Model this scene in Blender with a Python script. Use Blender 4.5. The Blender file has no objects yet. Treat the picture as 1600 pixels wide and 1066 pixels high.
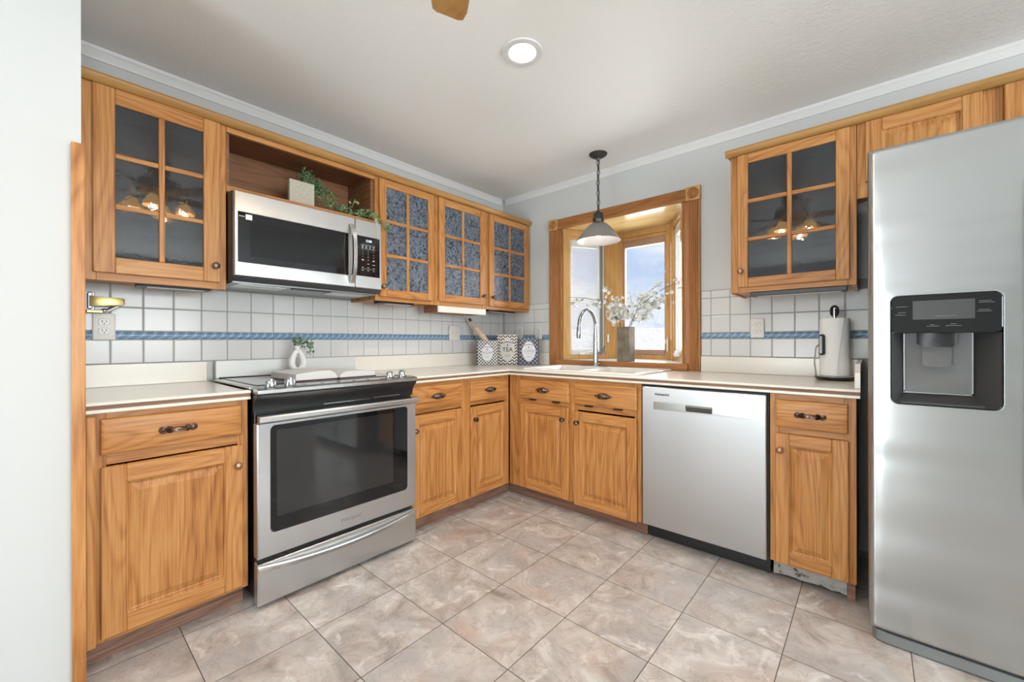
import bpy, bmesh, math, random
from mathutils import Vector, Matrix
PI = math.pi
random.seed(7)
SC = bpy.context.scene
COL = SC.collection

# ------------------------------------------------------------------ camera
CAM = Vector((2.537, -2.775, 1.084))
YAW, ROLL, FPX = math.radians(41.264), math.radians(-0.142), 640.55
fw = Vector((-math.sin(YAW), math.cos(YAW), 0))
rt = Vector((math.cos(YAW), math.sin(YAW), 0))
up = Vector((0, 0, 1))
r2 = rt * math.cos(ROLL) + up * math.sin(ROLL)
u2 = -rt * math.sin(ROLL) + up * math.cos(ROLL)
cd = bpy.data.cameras.new('camera')
cd.sensor_fit = 'HORIZONTAL'; cd.sensor_width = 36.0; cd.lens = FPX / 1600 * 36.0
cd.clip_start = 0.02
co = bpy.data.objects.new('camera', cd); COL.objects.link(co)
M = Matrix.Identity(4)
for i in range(3):
    M[i][0] = r2[i]; M[i][1] = u2[i]; M[i][2] = -fw[i]; M[i][3] = CAM[i]
co.matrix_world = M
SC.camera = co
# ------------------------------------------------------------------ exposure
SC.view_settings.view_transform = 'Standard'
SC.view_settings.look = 'None'
SC.view_settings.gamma = 1
SC.view_settings.use_curve_mapping = False
SC.view_settings.exposure = 0.18
# ------------------------------------------------------------------ world: blue sky with soft cloud
W = bpy.data.worlds.new('sky'); SC.world = W; W.use_nodes = True
nt = W.node_tree; nt.nodes.clear()
def wn(t): return nt.nodes.new(t)
tc = wn('ShaderNodeTexCoord'); mp = wn('ShaderNodeMapping'); mp.inputs['Scale'].default_value = (1.0, 1.0, 2.6)
ns = wn('ShaderNodeTexNoise'); ns.inputs['Scale'].default_value = 3.4; ns.inputs['Detail'].default_value = 6; ns.inputs['Roughness'].default_value = 0.55
cr = wn('ShaderNodeValToRGB'); cr.color_ramp.elements[0].position = 0.43; cr.color_ramp.elements[1].position = 0.60
cr.color_ramp.elements[0].color = (0.52, 0.68, 0.93, 1); cr.color_ramp.elements[1].color = (0.93, 0.95, 1.0, 1)
bg = wn('ShaderNodeBackground'); bg.inputs['Strength'].default_value = 0.95
wo = wn('ShaderNodeOutputWorld')
nt.links.new(tc.outputs['Generated'], mp.inputs['Vector']); nt.links.new(mp.outputs['Vector'], ns.inputs['Vector'])
nt.links.new(ns.outputs['Fac'], cr.inputs['Fac']); nt.links.new(cr.outputs['Color'], bg.inputs['Color'])
nt.links.new(bg.outputs['Background'], wo.inputs['Surface'])
# ------------------------------------------------------------------ lights: daylight through patio door and bay; side lamp and its window added
def area(name, loc, direction, sx, sy, power, color=(1, 1, 1)):
    l = bpy.data.lights.new(name, 'AREA'); l.shape = 'RECTANGLE'; l.size = sx; l.size_y = sy
    l.energy = power; l.color = color
    o = bpy.data.objects.new(name, l); COL.objects.link(o)
    o.location = loc
    o.rotation_euler = Vector(direction).to_track_quat('-Z', 'Y').to_euler()
    return o
area('patio_door_daylight', (1.70, -6.32, 0.95), (0.22, 1, 0.75), 1.4, 1.9, 98, (0.88, 0.965, 1.0))
area('side_fill_light', (6.52, -2.3, 1.40), (-1, 0.0, 0.42), 2.5, 1.2, 176, (0.88, 0.965, 1.0))  # added fill lamp outside an unseen window, brightens the left cabinets
area('bay_window_daylight', (1.13, 1.15, 1.35), (0, -1, 0.02), 1.5, 1.5, 75, (0.95, 0.985, 1.0))
sl = bpy.data.lights.new('sun', 'SUN'); sl.energy = 3.0; sl.angle = math.radians(1.0); sl.color = (1, .97, .92)
so = bpy.data.objects.new('sun', sl); COL.objects.link(so)
so.rotation_euler = Vector((.34, .72, -.66)).to_track_quat('-Z', 'Y').to_euler()

# ================================================================== helpers
class MB:
    def __init__(s): s.bm = bmesh.new()
    def quad(s, pts, mi=0):
        f = s.bm.faces.new([s.bm.verts.new(p) for p in pts]); f.material_index = mi; return s
    def box(s, x0, x1, y0, y1, z0, z1, bev=0.0, mi=0, seg=1):
        r = bmesh.ops.create_cube(s.bm, size=1.0)
        vs = r['verts']
        for v in vs:
            v.co = Vector((x0 + (v.co.x + .5) * (x1 - x0), y0 + (v.co.y + .5) * (y1 - y0), z0 + (v.co.z + .5) * (z1 - z0)))
        fs = set(f for v in vs for f in v.link_faces)
        for f in fs: f.material_index = mi
        if bev > 0:
            es = list(set(e for v in vs for e in v.link_edges))
            bmesh.ops.bevel(s.bm, geom=es, offset=bev, segments=seg, affect='EDGES', profile=0.5, material=-1)
        return s
    def loops(s, L, cap0=True, cap1=True, mi=0, closed=True):
        V = [[s.bm.verts.new(p) for p in l] for l in L]
        n = len(L[0])
        for a, b in zip(V, V[1:]):
            for i in range(n if closed else n - 1):
                j = (i + 1) % n
                try: f = s.bm.faces.new((a[i], a[j], b[j], b[i])); f.material_index = mi
                except ValueError: pass
        if cap0: f = s.bm.faces.new(list(reversed(V[0]))); f.material_index = mi
        if cap1: f = s.bm.faces.new(V[-1]); f.material_index = mi
        return s
    def nested(s, x0, x1, z0, z1, prof, mi=0, r=0.0, n=5, cap0=False, cap1=True):
        """concentric rectangles facing -y; prof = [(inset, y)...]"""
        L = []
        for ins, y in prof:
            rr = max(r - ins, 0.0005) if r > 0 else 0
            L.append([(p[0], y, p[1]) for p in rrect(x0 + ins, x1 - ins, z0 + ins, z1 - ins, rr, n)])
        return s.loops(L, cap0, cap1, mi)
    def lathe(s, prof, c=(0, 0, 0), n=24, axis='z', mi=0, cap0=True, cap1=True):
        L = []
        for r, h in prof:
            l = []
            for i in range(n):
                a = 2 * PI * i / n; p, q = max(r, 1e-4) * math.cos(a), max(r, 1e-4) * math.sin(a)
                if axis == 'z': l.append((c[0] + p, c[1] + q, c[2] + h))
                elif axis == 'y': l.append((c[0] + p, c[1] - h, c[2] + q))    # grows towards -y
                else: l.append((c[0] + h, c[1] + p, c[2] + q))
            L.append(l)
        return s.loops(L, cap0, cap1, mi)
    def tube(s, pts, r, n=10, mi=0, caps=True):
        pts = [Vector(p) for p in pts]; R = r if isinstance(r, (list, tuple)) else [r] * len(pts)
        t = (pts[1] - pts[0]).normalized()
        ref = Vector((0, 0, 1)) if abs(t.z) < .9 else Vector((1, 0, 0))
        nrm = t.cross(ref).normalized(); L = []
        for i, p in enumerate(pts):
            t2 = (pts[min(i + 1, len(pts) - 1)] - pts[max(i - 1, 0)]).normalized()
            nrm = (nrm - t2 * nrm.dot(t2)).normalized(); b = t2.cross(nrm)
            L.append([p + (nrm * math.cos(2 * PI * k / n) + b * math.sin(2 * PI * k / n)) * R[i] for k in range(n)])
        return s.loops(L, caps, caps, mi)
    def prism_x(s, prof, x0, x1, mi=0):
        return s.loops([[(x0, y, z) for y, z in prof], [(x1, y, z) for y, z in prof]], True, True, mi)
    def prism_z(s, poly, z0, z1, mi=0):
        return s.loops([[(x, y, z0) for x, y in poly], [(x, y, z1) for x, y in poly]], True, True, mi)
    def ball(s, c, r, sx=1, sy=1, sz=1, n=1, mi=0):
        q = bmesh.ops.create_icosphere(s.bm, subdivisions=n, radius=1.0)
        for v in q['verts']: v.co = Vector((c[0] + v.co.x * r * sx, c[1] + v.co.y * r * sy, c[2] + v.co.z * r * sz))
        for f in set(f for v in q['verts'] for f in v.link_faces): f.material_index = mi
        return s
    def xf(s, M):
        bmesh.ops.transform(s.bm, matrix=M, verts=s.bm.verts); return s

def rrect(x0, x1, z0, z1, r, n=5):
    if r <= 0: return [(x0, z0), (x1, z0), (x1, z1), (x0, z1)]
    out = []
    for cx, cz, a0 in ((x1 - r, z0 + r, -PI / 2), (x1 - r, z1 - r, 0), (x0 + r, z1 - r, PI / 2), (x0 + r, z0 + r, PI)):
        for i in range(n + 1):
            a = a0 + PI / 2 * i / n; out.append((cx + r * math.cos(a), cz + r * math.sin(a)))
    return out

ORG = {}
def obj(name, mb, mats, parent=None, smooth=35, origin=None):
    o3 = Vector(ORG[parent.name]) if parent is not None else Vector(origin or (0, 0, 0))
    bm = mb.bm
    bmesh.ops.translate(bm, verts=bm.verts, vec=-o3)
    bmesh.ops.recalc_face_normals(bm, faces=bm.faces)
    me = bpy.data.meshes.new(name); bm.to_mesh(me); bm.free()
    for m in (mats if isinstance(mats, (list, tuple)) else [mats]): me.materials.append(m)
    if smooth:
        me.shade_smooth(); me.set_sharp_from_angle(angle=math.radians(smooth))
    o = bpy.data.objects.new(name, me); COL.objects.link(o)
    ORG[o.name] = tuple(o3)
    if parent is not None: o.parent = parent
    else: o.location = o3
    return o
def place(o, wall, org):
    if wall == 'L':
        o.rotation_euler = (0, 0, PI / 2); o.location = (-org[1], org[0], org[2])
    else: o.location = org
def thing(name, label, cat, org=(0, 0, 0), wall=None, group=None):
    """Empty at the thing's base; wall 'L' = coordinates run (along wall, -distance from wall, up) on the left wall"""
    o = bpy.data.objects.new(name, None); COL.objects.link(o); o.empty_display_size = .05
    ORG[o.name] = tuple(org); place(o, wall, org)
    o['label'] = label; o['category'] = cat
    if group: o['group'] = group
    return o
def tag(o, label, cat, group=None):
    o['label'] = label; o['category'] = cat
    if group: o['group'] = group
    return o
def single(name, mb, mats, label, cat, org=(0, 0, 0), wall=None, group=None, smooth=35):
    o = obj(name, mb, mats, None, smooth, org); place(o, wall, org)
    return tag(o, label, cat, group)
def struct(name, mb, mats, parent=None, smooth=35, wall=None):
    o = obj(name, mb, mats, parent, smooth)
    if parent is None:
        o['kind'] = 'structure'
        if wall: place(o, wall, (0, 0, 0))
    return o
def text(body, size, mat, parent, loc, rot=(PI / 2, 0, 0), name='lettering', shear=0.0, extrude=0.0004, sx=1.0, bold=0.0):
    c = bpy.data.curves.new(name, 'FONT'); c.body = body; c.size = size; c.align_x = 'CENTER'; c.align_y = 'CENTER'
    c.extrude = extrude; c.shear = shear; c.resolution_u = 3; c.offset = bold
    t = bpy.data.objects.new('tmp', c); COL.objects.link(t)
    dg = bpy.context.evaluated_depsgraph_get()
    me = bpy.data.meshes.new_from_object(t.evaluated_get(dg))
    bpy.data.objects.remove(t); bpy.data.curves.remove(c)
    o3 = Vector(ORG[parent.name])
    R = Matrix.Translation(Vector(loc) - o3) @ Matrix.Rotation(rot[2], 4, 'Z') @ Matrix.Rotation(rot[0], 4, 'X') @ Matrix.Diagonal((sx, 1, 1, 1))
    me.transform(R); me.materials.clear(); me.materials.append(mat); me.name = name
    o = bpy.data.objects.new(name, me); COL.objects.link(o); o.parent = parent; ORG[o.name] = tuple(o3)
    return o

# ================================================================== materials
def mat(name, col=(.8, .8, .8), rough=.5, metal=0.0, **k):
    m = bpy.data.materials.new(name); m.use_nodes = True
    p = m.node_tree.nodes['Principled BSDF']
    p.inputs['Base Color'].default_value = (*col, 1); p.inputs['Roughness'].default_value = rough; p.inputs['Metallic'].default_value = metal
    for a, b in k.items(): p.inputs[a.replace('_', ' ')].default_value = b
    return m
class NT:
    def __init__(s, m): s.t = m.node_tree; s.p = s.t.nodes.get('Principled BSDF')
    def n(s, t, **k):
        q = s.t.nodes.new('ShaderNode' + t)
        for a, b in k.items(): setattr(q, a, b)
        return q
    def l(s, a, b): s.t.links.new(a, b)
    def m(s, op, a, b=None, c=None):
        q = s.n('Math', operation=op)
        for i, v in enumerate((a, b, c)):
            if v is None: continue
            if isinstance(v, (int, float)): q.inputs[i].default_value = v
            else: s.l(v, q.inputs[i])
        return q.outputs[0]
    def obj(s): return s.n('TexCoord').outputs['Object']
    def mapping(s, v, scale, rot=(0, 0, 0)):
        q = s.n('Mapping'); q.inputs['Scale'].default_value = scale; q.inputs['Rotation'].default_value = rot; s.l(v, q.inputs['Vector']); return q.outputs[0]
    def noise(s, v, scale, detail=2, rough=.5, dist=0):
        q = s.n('TexNoise'); q.inputs['Scale'].default_value = scale; q.inputs['Detail'].default_value = detail; q.inputs['Roughness'].default_value = rough; q.inputs['Distortion'].default_value = dist
        if v is not None: s.l(v, q.inputs['Vector'])
        return q.outputs['Fac']
    def ramp(s, f, stops):
        q = s.n('ValToRGB'); e = q.color_ramp.elements
        while len(e) < len(stops): e.new(.5)
        for i, (pos, c) in enumerate(stops): e[i].position = pos; e[i].color = (*c, 1)
        s.l(f, q.inputs['Fac']); return q.outputs['Color']
    def mix(s, f, a, b):
        q = s.n('Mix', data_type='RGBA')
        for v, i in ((f, 0), (a, 6), (b, 7)):
            if isinstance(v, (int, float)): q.inputs[i].default_value = v
            elif isinstance(v, tuple): q.inputs[i].default_value = (*v, 1)
            else: s.l(v, q.inputs[i])
        return q.outputs[2]
    def bump(s, h, strength, dist=.002):
        q = s.n('Bump'); q.inputs['Strength'].default_value = strength; q.inputs['Distance'].default_value = dist
        s.l(h, q.inputs['Height']); s.l(q.outputs[0], s.p.inputs['Normal']); return q
def wood(name, axis, lo, mid, hi, rough=.36, rings=80, coarse=8.0):
    m = mat(name, mid, rough, Specular_IOR_Level=.32); t = NT(m)
    v = t.obj(); rnd = t.n('ObjectInfo').outputs['Random']
    add = t.n('VectorMath', operation='ADD'); cmb = t.n('CombineXYZ')
    for i, k in enumerate((31.0, 17.0, 23.0)): t.l(t.m('MULTIPLY', rnd, k), cmb.inputs[i])
    t.l(v, add.inputs[0]); t.l(cmb.outputs[0], add.inputs[1]); v = add.outputs[0]
    def sc(across, along): return tuple(along if i == 'xyz'.index(axis) else across * (.35 if i == 1 and axis != 'y' else 1) for i in range(3))
    a = t.noise(t.mapping(v, sc(coarse, coarse * .13)), 1.0, 1.5, .4, .15)
    rg = t.m('MULTIPLY_ADD', t.m('SINE', t.m('MULTIPLY', a, rings)), .5, .5)
    rg = t.m('POWER', rg, 2.2)
    fine = t.noise(t.mapping(v, sc(170, 4)), 1.0, 3, .65)
    brd = t.noise(t.mapping(v, sc(3.5, .3)), 1.0, 1, .5)
    f = t.m('ADD', t.m('MULTIPLY', rg, .125), t.m('ADD', t.m('MULTIPLY', fine, .72), t.m('MULTIPLY', brd, .30)))
    c = t.ramp(f, [(.36, hi), (.56, mid), (.80, lo)])
    t.l(c, t.p.inputs['Base Color']); t.bump(fine, .08, .001)
    return m
OLO, OMID, OHI = (.27, .092, .022), (.48, .210, .063), (.59, .302, .108)
oak_z = wood('oak_upright', 'z', OLO, OMID, OHI)
oak_x = wood('oak_level', 'x', OLO, OMID, OHI)
trim_z = wood('casing_upright', 'z', (.25, .10, .03), (.40, .17, .055), (.50, .235, .085))
trim_x = wood('casing_level', 'x', (.25, .10, .03), (.40, .17, .055), (.50, .235, .085))
pine_x = wood('pine_board', 'x', (.56, .36, .13), (.70, .50, .22), (.76, .58, .30), .18, 30)
pine_z = wood('pine_frame', 'z', (.46, .24, .075), (.58, .33, .12), (.66, .41, .17), .3, 30)
rail_x = wood('oak_rail', 'x', (.34, .17, .05), (.44, .235, .075), (.50, .28, .10), .4, 40)
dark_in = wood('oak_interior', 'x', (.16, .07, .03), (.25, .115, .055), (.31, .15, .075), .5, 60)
edge_x = wood('worn_edge', 'x', (.13, .075, .04), (.22, .125, .07), (.29, .18, .11), .5, 40)
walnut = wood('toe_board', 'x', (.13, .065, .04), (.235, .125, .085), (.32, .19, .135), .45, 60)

def plaster(name, col, s1, strength, rough=.6):
    m = mat(name, col, rough); t = NT(m); v = t.obj()
    a = t.noise(v, s1, 3, .6, .4); b = t.noise(v, s1 * 4, 2)
    t.bump(t.m('ADD', a, t.m('MULTIPLY', b, .4)), strength, .004); return m
m_wall = plaster('white_wall_paint', (.585, .595, .59), 30, .06)
m_ceil = plaster('textured_ceiling', (.86, .86, .845), 30, .5, .5)
m_trimw = mat('white_trim_paint', (.72, .72, .71), .4)
m_lam = mat('cream_laminate', (.76, .72, .64), .22); t = NT(m_lam)
t.l(t.mix(t.noise(t.obj(), 420, 2), (.71, .67, .60), (.82, .79, .72)), t.p.inputs['Base Color'])
m_tile = mat('glazed_white_tile', (.66, .66, .65), .17, Specular_IOR_Level=.28); t = NT(m_tile)
t.bump(t.noise(t.obj(), 14, 1), .035, .004)
m_grout = mat('grey_grout', (.33, .32, .31), .9)
m_white = mat('white_enamel', (.80, .78, .74), .12)
m_plate = mat('ivory_plastic', (.72, .70, .66), .35)
m_wplast = mat('white_plastic', (.80, .80, .79), .35)
m_black = mat('black_plastic', (.012, .012, .013), .35)
m_gloss = mat('black_glass', (.006, .006, .007), .03, IOR=1.5)
m_dgrey = mat('dark_grey_plastic', (.05, .05, .052), .4)
m_grey = mat('grey_plastic', (.20, .21, .21), .45)
m_slot = mat('dark_slot', (.02, .02, .02), .8)
m_chrome = mat('chrome', (.58, .59, .60), .12, 1.0)
m_faucet = mat('faucet_chrome', (.40, .41, .42), .2, 1.0)
m_brass = mat('polished_brass', (.46, .36, .15), .34, 1.0)
m_bronze = mat('aged_bronze', (.13, .085, .065), .38, .9); t = NT(m_bronze)
t.l(t.ramp(t.noise(t.obj(), 60, 2), [(.35, (.06, .04, .03)), (.7, (.30, .20, .15))]), t.p.inputs['Base Color'])
m_copper = mat('copper_knob', (.38, .20, .12), .3, .9)
m_iron = mat('dark_metal', (.09, .085, .08), .4, .9)
def steel(name, rot=0.0, wob=.0, wsc=(1.2, 1.2, 5), col=(.55, .55, .55), rough=.32, aniso=.75, axis='Z'):
    m = mat(name, col, rough, 1.0, Anisotropic=aniso, Anisotropic_Rotation=rot); t = NT(m)
    tg = t.n('Tangent', direction_type='RADIAL', axis=axis); t.l(tg.outputs[0], t.p.inputs['Tangent'])
    v = t.obj()
    if wob: t.bump(t.noise(t.mapping(v, wsc), 1.0, 1), wob, .05)
    return m
m_steel = steel('brushed_steel', 0.0, .06, (5, 5, .5))
m_steel_f = steel('fridge_steel', .25, .24, (.7, .7, 6.5), (.47, .475, .47), .27, .6)
m_steel_p = mat('satin_steel', (.62, .62, .61), .26, 1.0)
m_steel_d = mat('dull_steel', (.35, .35, .35), .4, 1.0)
m_ink = mat('dark_ink', (.03, .03, .03), .5)
m_legend = mat('white_legend', (.55, .55, .55), .5)
m_glow = mat('lit_digits', (.8, .8, .8), .5, Emission_Color=(.8, .9, 1, 1), Emission_Strength=1.2)
m_lamp = mat('lamp_lens', (1, 1, 1), .4, Emission_Color=(1, .93, .84, 1), Emission_Strength=9)
m_bulb = mat('warm_bulb', (1, .9, .7), .4, Emission_Color=(1, .84, .58, 1), Emission_Strength=110)
m_bulbw = mat('white_bulb', (1, 1, 1), .4, Emission_Color=(1, .97, .92, 1), Emission_Strength=6)
m_amber = mat('amber_glass', (.75, .42, .14), .3, Emission_Color=(1, .58, .20, 1), Emission_Strength=5)
m_baffle = mat('warm_baffle', (.80, .68, .55), .5)
# textured cabinet glass
def cabglass(name, scale, strength, c0, c1, rough=.10, tr=.5, freq=20, patchy=True):
    m = mat(name, c0, rough, 0.0, Transmission_Weight=tr, IOR=1.5); t = NT(m)
    v = t.obj(); w = t.noise(v, scale * .4, 1)
    d = t.n('VectorMath', operation='ADD'); t.l(v, d.inputs[0])
    cmb = t.n('CombineXYZ')
    for i in range(3): t.l(t.m('MULTIPLY', w, .05 * (i + 1)), cmb.inputs[i])
    t.l(cmb.outputs[0], d.inputs[1])
    a = t.noise(d.outputs[0], scale, 2, .5, 1.8)
    rg = t.m('MULTIPLY_ADD', t.m('SINE', t.m('MULTIPLY', a, freq)), .5, .5)
    if patchy: rg = t.m('MULTIPLY', rg, t.m('MULTIPLY_ADD', t.noise(v, 9, 2), 1.6, -.2))
    t.bump(rg, strength, .003)
    t.l(t.mix(rg, c0, c1), t.p.inputs['Base Color'])
    return m
m_fern = cabglass('fern_glass', 46, .30, (.045, .054, .074), (.26, .315, .39), .12, .40, 13, False)  # pattern is glass texture; blue-grey tone paints in sky reflected from the bay
m_smoke = cabglass('smoked_glass', 24, .012, (.045, .048, .055), (.08, .085, .098), .02, .5)
m_wglass = bpy.data.materials.new('window_glass'); m_wglass.use_nodes = True
t = NT(m_wglass); t.t.nodes.remove(t.p)
mx = t.n('MixShader'); tr = t.n('BsdfTransparent'); gl = t.n('BsdfGlossy'); gl.inputs['Roughness'].default_value = .02
mx.inputs[0].default_value = .06; t.l(tr.outputs[0], mx.inputs[1]); t.l(gl.outputs[0], mx.inputs[2]); t.l(mx.outputs[0], t.t.nodes['Material Output'].inputs[0])
# ceramic border
m_blue = mat('blue_rope_ceramic', (.16, .30, .48), .25); t = NT(m_blue)
sep = t.n('SeparateXYZ'); t.l(t.obj(), sep.inputs[0])
st = t.m('FRACT', t.m('ADD', t.m('MULTIPLY', t.m('ADD', sep.outputs[0], sep.outputs[1]), 26.0), t.m('MULTIPLY', sep.outputs[2], -24.0)))
st = t.m('ABSOLUTE', t.m('SUBTRACT', st, .5))
t.l(t.ramp(st, [(.0, (.45, .57, .70)), (.08, (.24, .37, .52)), (.30, (.18, .305, .455)), (.5, (.15, .26, .40))]), t.p.inputs['Base Color'])
t.bump(st, .5, .004)
# floor tile
PT, X0, Y0 = .335, .2925, -.0950
m_floor = mat('marbled_floor_tile', (.5, .45, .4), .32); t = NT(m_floor)
v = t.obj(); sep = t.n('SeparateXYZ'); t.l(v, sep.inputs[0])
ux = t.m('DIVIDE', t.m('SUBTRACT', sep.outputs[0], X0), PT); uy = t.m('DIVIDE', t.m('SUBTRACT', sep.outputs[1], Y0), PT)
fx = t.m('ABSOLUTE', t.m('SUBTRACT', t.m('FRACT', ux), .5)); fy = t.m('ABSOLUTE', t.m('SUBTRACT', t.m('FRACT', uy), .5))
edge = t.m('GREATER_THAN', t.m('MAXIMUM', fx, fy), .5 - .0042)
cell = t.n('CombineXYZ'); t.l(t.m('FLOOR', ux), cell.inputs[0]); t.l(t.m('FLOOR', uy), cell.inputs[1])
wnz = t.n('TexWhiteNoise', noise_dimensions='2D'); t.l(cell.outputs[0], wnz.inputs['Vector'])
off = t.n('VectorMath', operation='SCALE'); t.l(wnz.outputs['Color'], off.inputs[0]); off.inputs['Scale'].default_value = 9.0
pv = t.n('VectorMath', operation='ADD'); t.l(v, pv.inputs[0]); t.l(off.outputs[0], pv.inputs[1]); pv = pv.outputs[0]
n1 = t.noise(pv, 5.5, 6, .62, 1.1); n2 = t.noise(pv, 3.0, 3, .5, .6)
vein = t.m('ABSOLUTE', t.m('SUBTRACT', t.noise(pv, 6.5, 7, .62, 1.6), .5))
c1 = t.ramp(n1, [(.30, (.29, .245, .22)), (.43, (.46, .41, .375)), (.55, (.57, .525, .49)), (.70, (.70, .67, .64))])
g2 = t.n('Math', operation='MULTIPLY'); g2.use_clamp = True; t.l(t.m('SUBTRACT', n2, .47), g2.inputs[0]); g2.inputs[1].default_value = 4.0
c2 = t.mix(g2.outputs[0], c1, (.43, .41, .405))
pk = t.n('Math', operation='MULTIPLY'); pk.use_clamp = True; t.l(t.m('SUBTRACT', t.noise(pv, 4.2, 3, .5), .56), pk.inputs[0]); pk.inputs[1].default_value = 3.5
c2 = t.mix(pk.outputs[0], c2, (.53, .38, .31))
vm = t.n('Math', operation='MULTIPLY'); vm.use_clamp = True
t.l(t.m('SUBTRACT', .022, vein), vm.inputs[0]); vm.inputs[1].default_value = 17
c3 = t.mix(vm.outputs[0], c2, (.23, .19, .165))
gw = t.m('SUBTRACT', t.noise(t.mapping(pv, (1, 1, 1)), 7, 6, .68, .9), .575)
wm = t.n('Math', operation='MULTIPLY'); wm.use_clamp = True; t.l(gw, wm.inputs[0]); wm.inputs[1].default_value = 8
c4 = t.mix(wm.outputs[0], c3, (.74, .71, .68))
t.l(t.mix(edge, c4, (.085, .065, .055)), t.p.inputs['Base Color'])
t.l(t.m('MULTIPLY_ADD', edge, .5, .30), t.p.inputs['Roughness'])
t.bump(t.m('SUBTRACT', t.m('MULTIPLY', n1, .25), edge), .25, .002)

# ================================================================== room shell
ZC = 2.369
XR, YB = 6.4, -6.2
struct('floor', MB().box(-.05, XR + .1, YB - .1, .45, -.06, 0), m_floor, smooth=0)
LX, LY, LH = 1.372, -1.372, .061      # recessed-light opening
struct('ceiling', MB().box(-.1, LX - LH, YB - .1, .12, ZC, ZC + .1).box(LX + LH, XR + .1, YB - .1, .12, ZC, ZC + .1).box(LX - LH, LX + LH, YB - .1, LY - LH, ZC, ZC + .1).box(LX - LH, LX + LH, LY + LH, .12, ZC, ZC + .1), m_ceil, smooth=0)
struct('wall_left', MB().box(-.12, 0, -2.70, 0, 0, ZC), m_wall, smooth=0)
b = MB().box(-.12, .635, 0, .12, 0, ZC).box(1.62, XR + .1, 0, .12, 0, ZC).box(.635, 1.62, 0, .12, 0, .90).box(.635, 1.62, 0, .12, 2.031, ZC)
struct('wall_back', b, m_wall, smooth=0)
struct('wall_partition', MB().box(-.12, .72, YB, -2.7005, 0, ZC), m_wall, smooth=0)
b = MB().box(XR, XR + .1, YB, -3.6, 0, ZC).box(XR, XR + .1, -1.0, 0, 0, ZC).box(XR, XR + .1, -3.6, -1.0, 0, .85).box(XR, XR + .1, -3.6, -1.0, 2.05, ZC)
struct('wall_right', b, m_wall, smooth=0)
b = MB().box(.72, 1.0, YB - .1, YB, 0, ZC).box(2.4, XR + .1, YB - .1, YB, 0, ZC).box(1.0, 2.4, YB - .1, YB, 2.1, ZC)
struct('wall_rear', b, m_wall, smooth=0)
# patio door behind the camera; unseen side window added to light left cabinets
d = struct('door_1', MB().box(1.0, 1.07, YB - .08, YB - .02, 0, 2.1).box(2.33, 2.4, YB - .08, YB - .02, 0, 2.1).box(1.66, 1.74, YB - .08, YB - .02, 0, 2.1).box(1.0, 2.4, YB - .08, YB - .02, 2.03, 2.1).box(1.0, 2.4, YB - .08, YB - .02, 0, .08), m_trimw)
obj('glass_pane', MB().box(1.07, 2.33, YB - .055, YB - .05, .08, 2.03), m_wglass, d)
wd = struct('added_window', MB().box(XR + .02, XR + .08, -3.6, -3.53, .85, 2.05).box(XR + .02, XR + .08, -1.07, -1.0, .85, 2.05).box(XR + .02, XR + .08, -2.34, -2.26, .85, 2.05).box(XR + .02, XR + .08, -3.6, -1.0, 1.98, 2.05).box(XR + .02, XR + .08, -3.6, -1.0, .85, .92), m_trimw)
obj('glass_pane', MB().box(XR + .045, XR + .05, -3.53, -1.07, .92, 1.98), m_wglass, wd)
# ceiling moulding (white, two steps)
cmp_ = [(0, ZC - .056), (-.006, ZC - .056), (-.008, ZC - .050), (-.008, ZC - .018), (-.013, ZC - .012), (-.015, ZC), (0, ZC)]
struct('trim_1', MB().prism_x(cmp_, -2.69, -.03), m_trimw, wall='L')
struct('trim_2', MB().prism_x(cmp_, 0.03, XR), m_trimw)
# oak strip on the partition corner
o = struct('trim_3', MB().box(.7205, .742, -2.7225, -2.693, 0, 1.685, .002), oak_z)

# ================================================================== tile backsplash
TP = .1095
def tiles(name, u0, u1, zr, uoff, wall, holes=()):
    """rows of bevelled square tiles on a grout bed between u0 and u1"""
    g = MB()
    for a, c, z0, z1 in zr['bed']: g.box(a, c, -.0045, 0, z0, z1)
    o = struct(name, g, m_grout, smooth=0, wall=wall)
    b = MB(); e = .0015
    for z0, z1, ua, ub in zr['rows']:
        k = math.floor((ua - uoff) / TP)
        while uoff + k * TP < ub - .004:
            x0, x1 = max(uoff + k * TP, ua), min(uoff + (k + 1) * TP, ub); k += 1
            if x1 - x0 < .01: continue
            tx, tz = random.uniform(-.0004, .0004), random.uniform(-.0004, .0004)
            def pt(x, z, y): return (x, y + tx * (x - x0) / TP + tz * (z - z0) / TP, z)
            L = []
            for ins, y in ((e, 0), (e, -.0055), (e + .0015, -.0072), (e + .004, -.0080)):
                L.append([pt(x0 + ins, z0 + ins, y), pt(x1 - ins, z0 + ins, y), pt(x1 - ins, z1 - ins, y), pt(x0 + ins, z1 - ins, y)])
            b.loops(L, False, True)
    obj('tiles', b, m_tile, o, 0)
    return o
def border(par, spans):
    b = MB()
    for a, c in spans:
        prof = [(0, 1.0965)] + [(-.006 - .009 * math.sin(PI * i / 8), 1.0965 + .0345 * i / 8) for i in range(9)] + [(0, 1.131)]
        b.prism_x(prof, a, c)
    o = obj('rope_border', b, m_blue, par, 50); o['label'] = 'blue rope-patterned ceramic border'
zr = {'bed': [(-2.685, -.012, .985, 1.352)], 'rows': [(.986, 1.095, -2.685, -.010), (1.1325, 1.241, -2.685, -.010), (1.241, 1.350, -2.685, -.010)]}
ts = tiles('trim_4', 0, 0, zr, -2.584 - TP, 'L'); border(ts, [(-2.685, -.012)])
zr = {'bed': [(.010, .527, .985, 1.40), (1.718, 2.62, .985, 1.40)], 'rows': []}
for z0, z1 in ((.986, 1.095), (1.1325, 1.241), (1.241, 1.350)):
    zr['rows'] += [(z0, z1, .010, .527), (z0, z1, 1.718, 2.62)]
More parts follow.
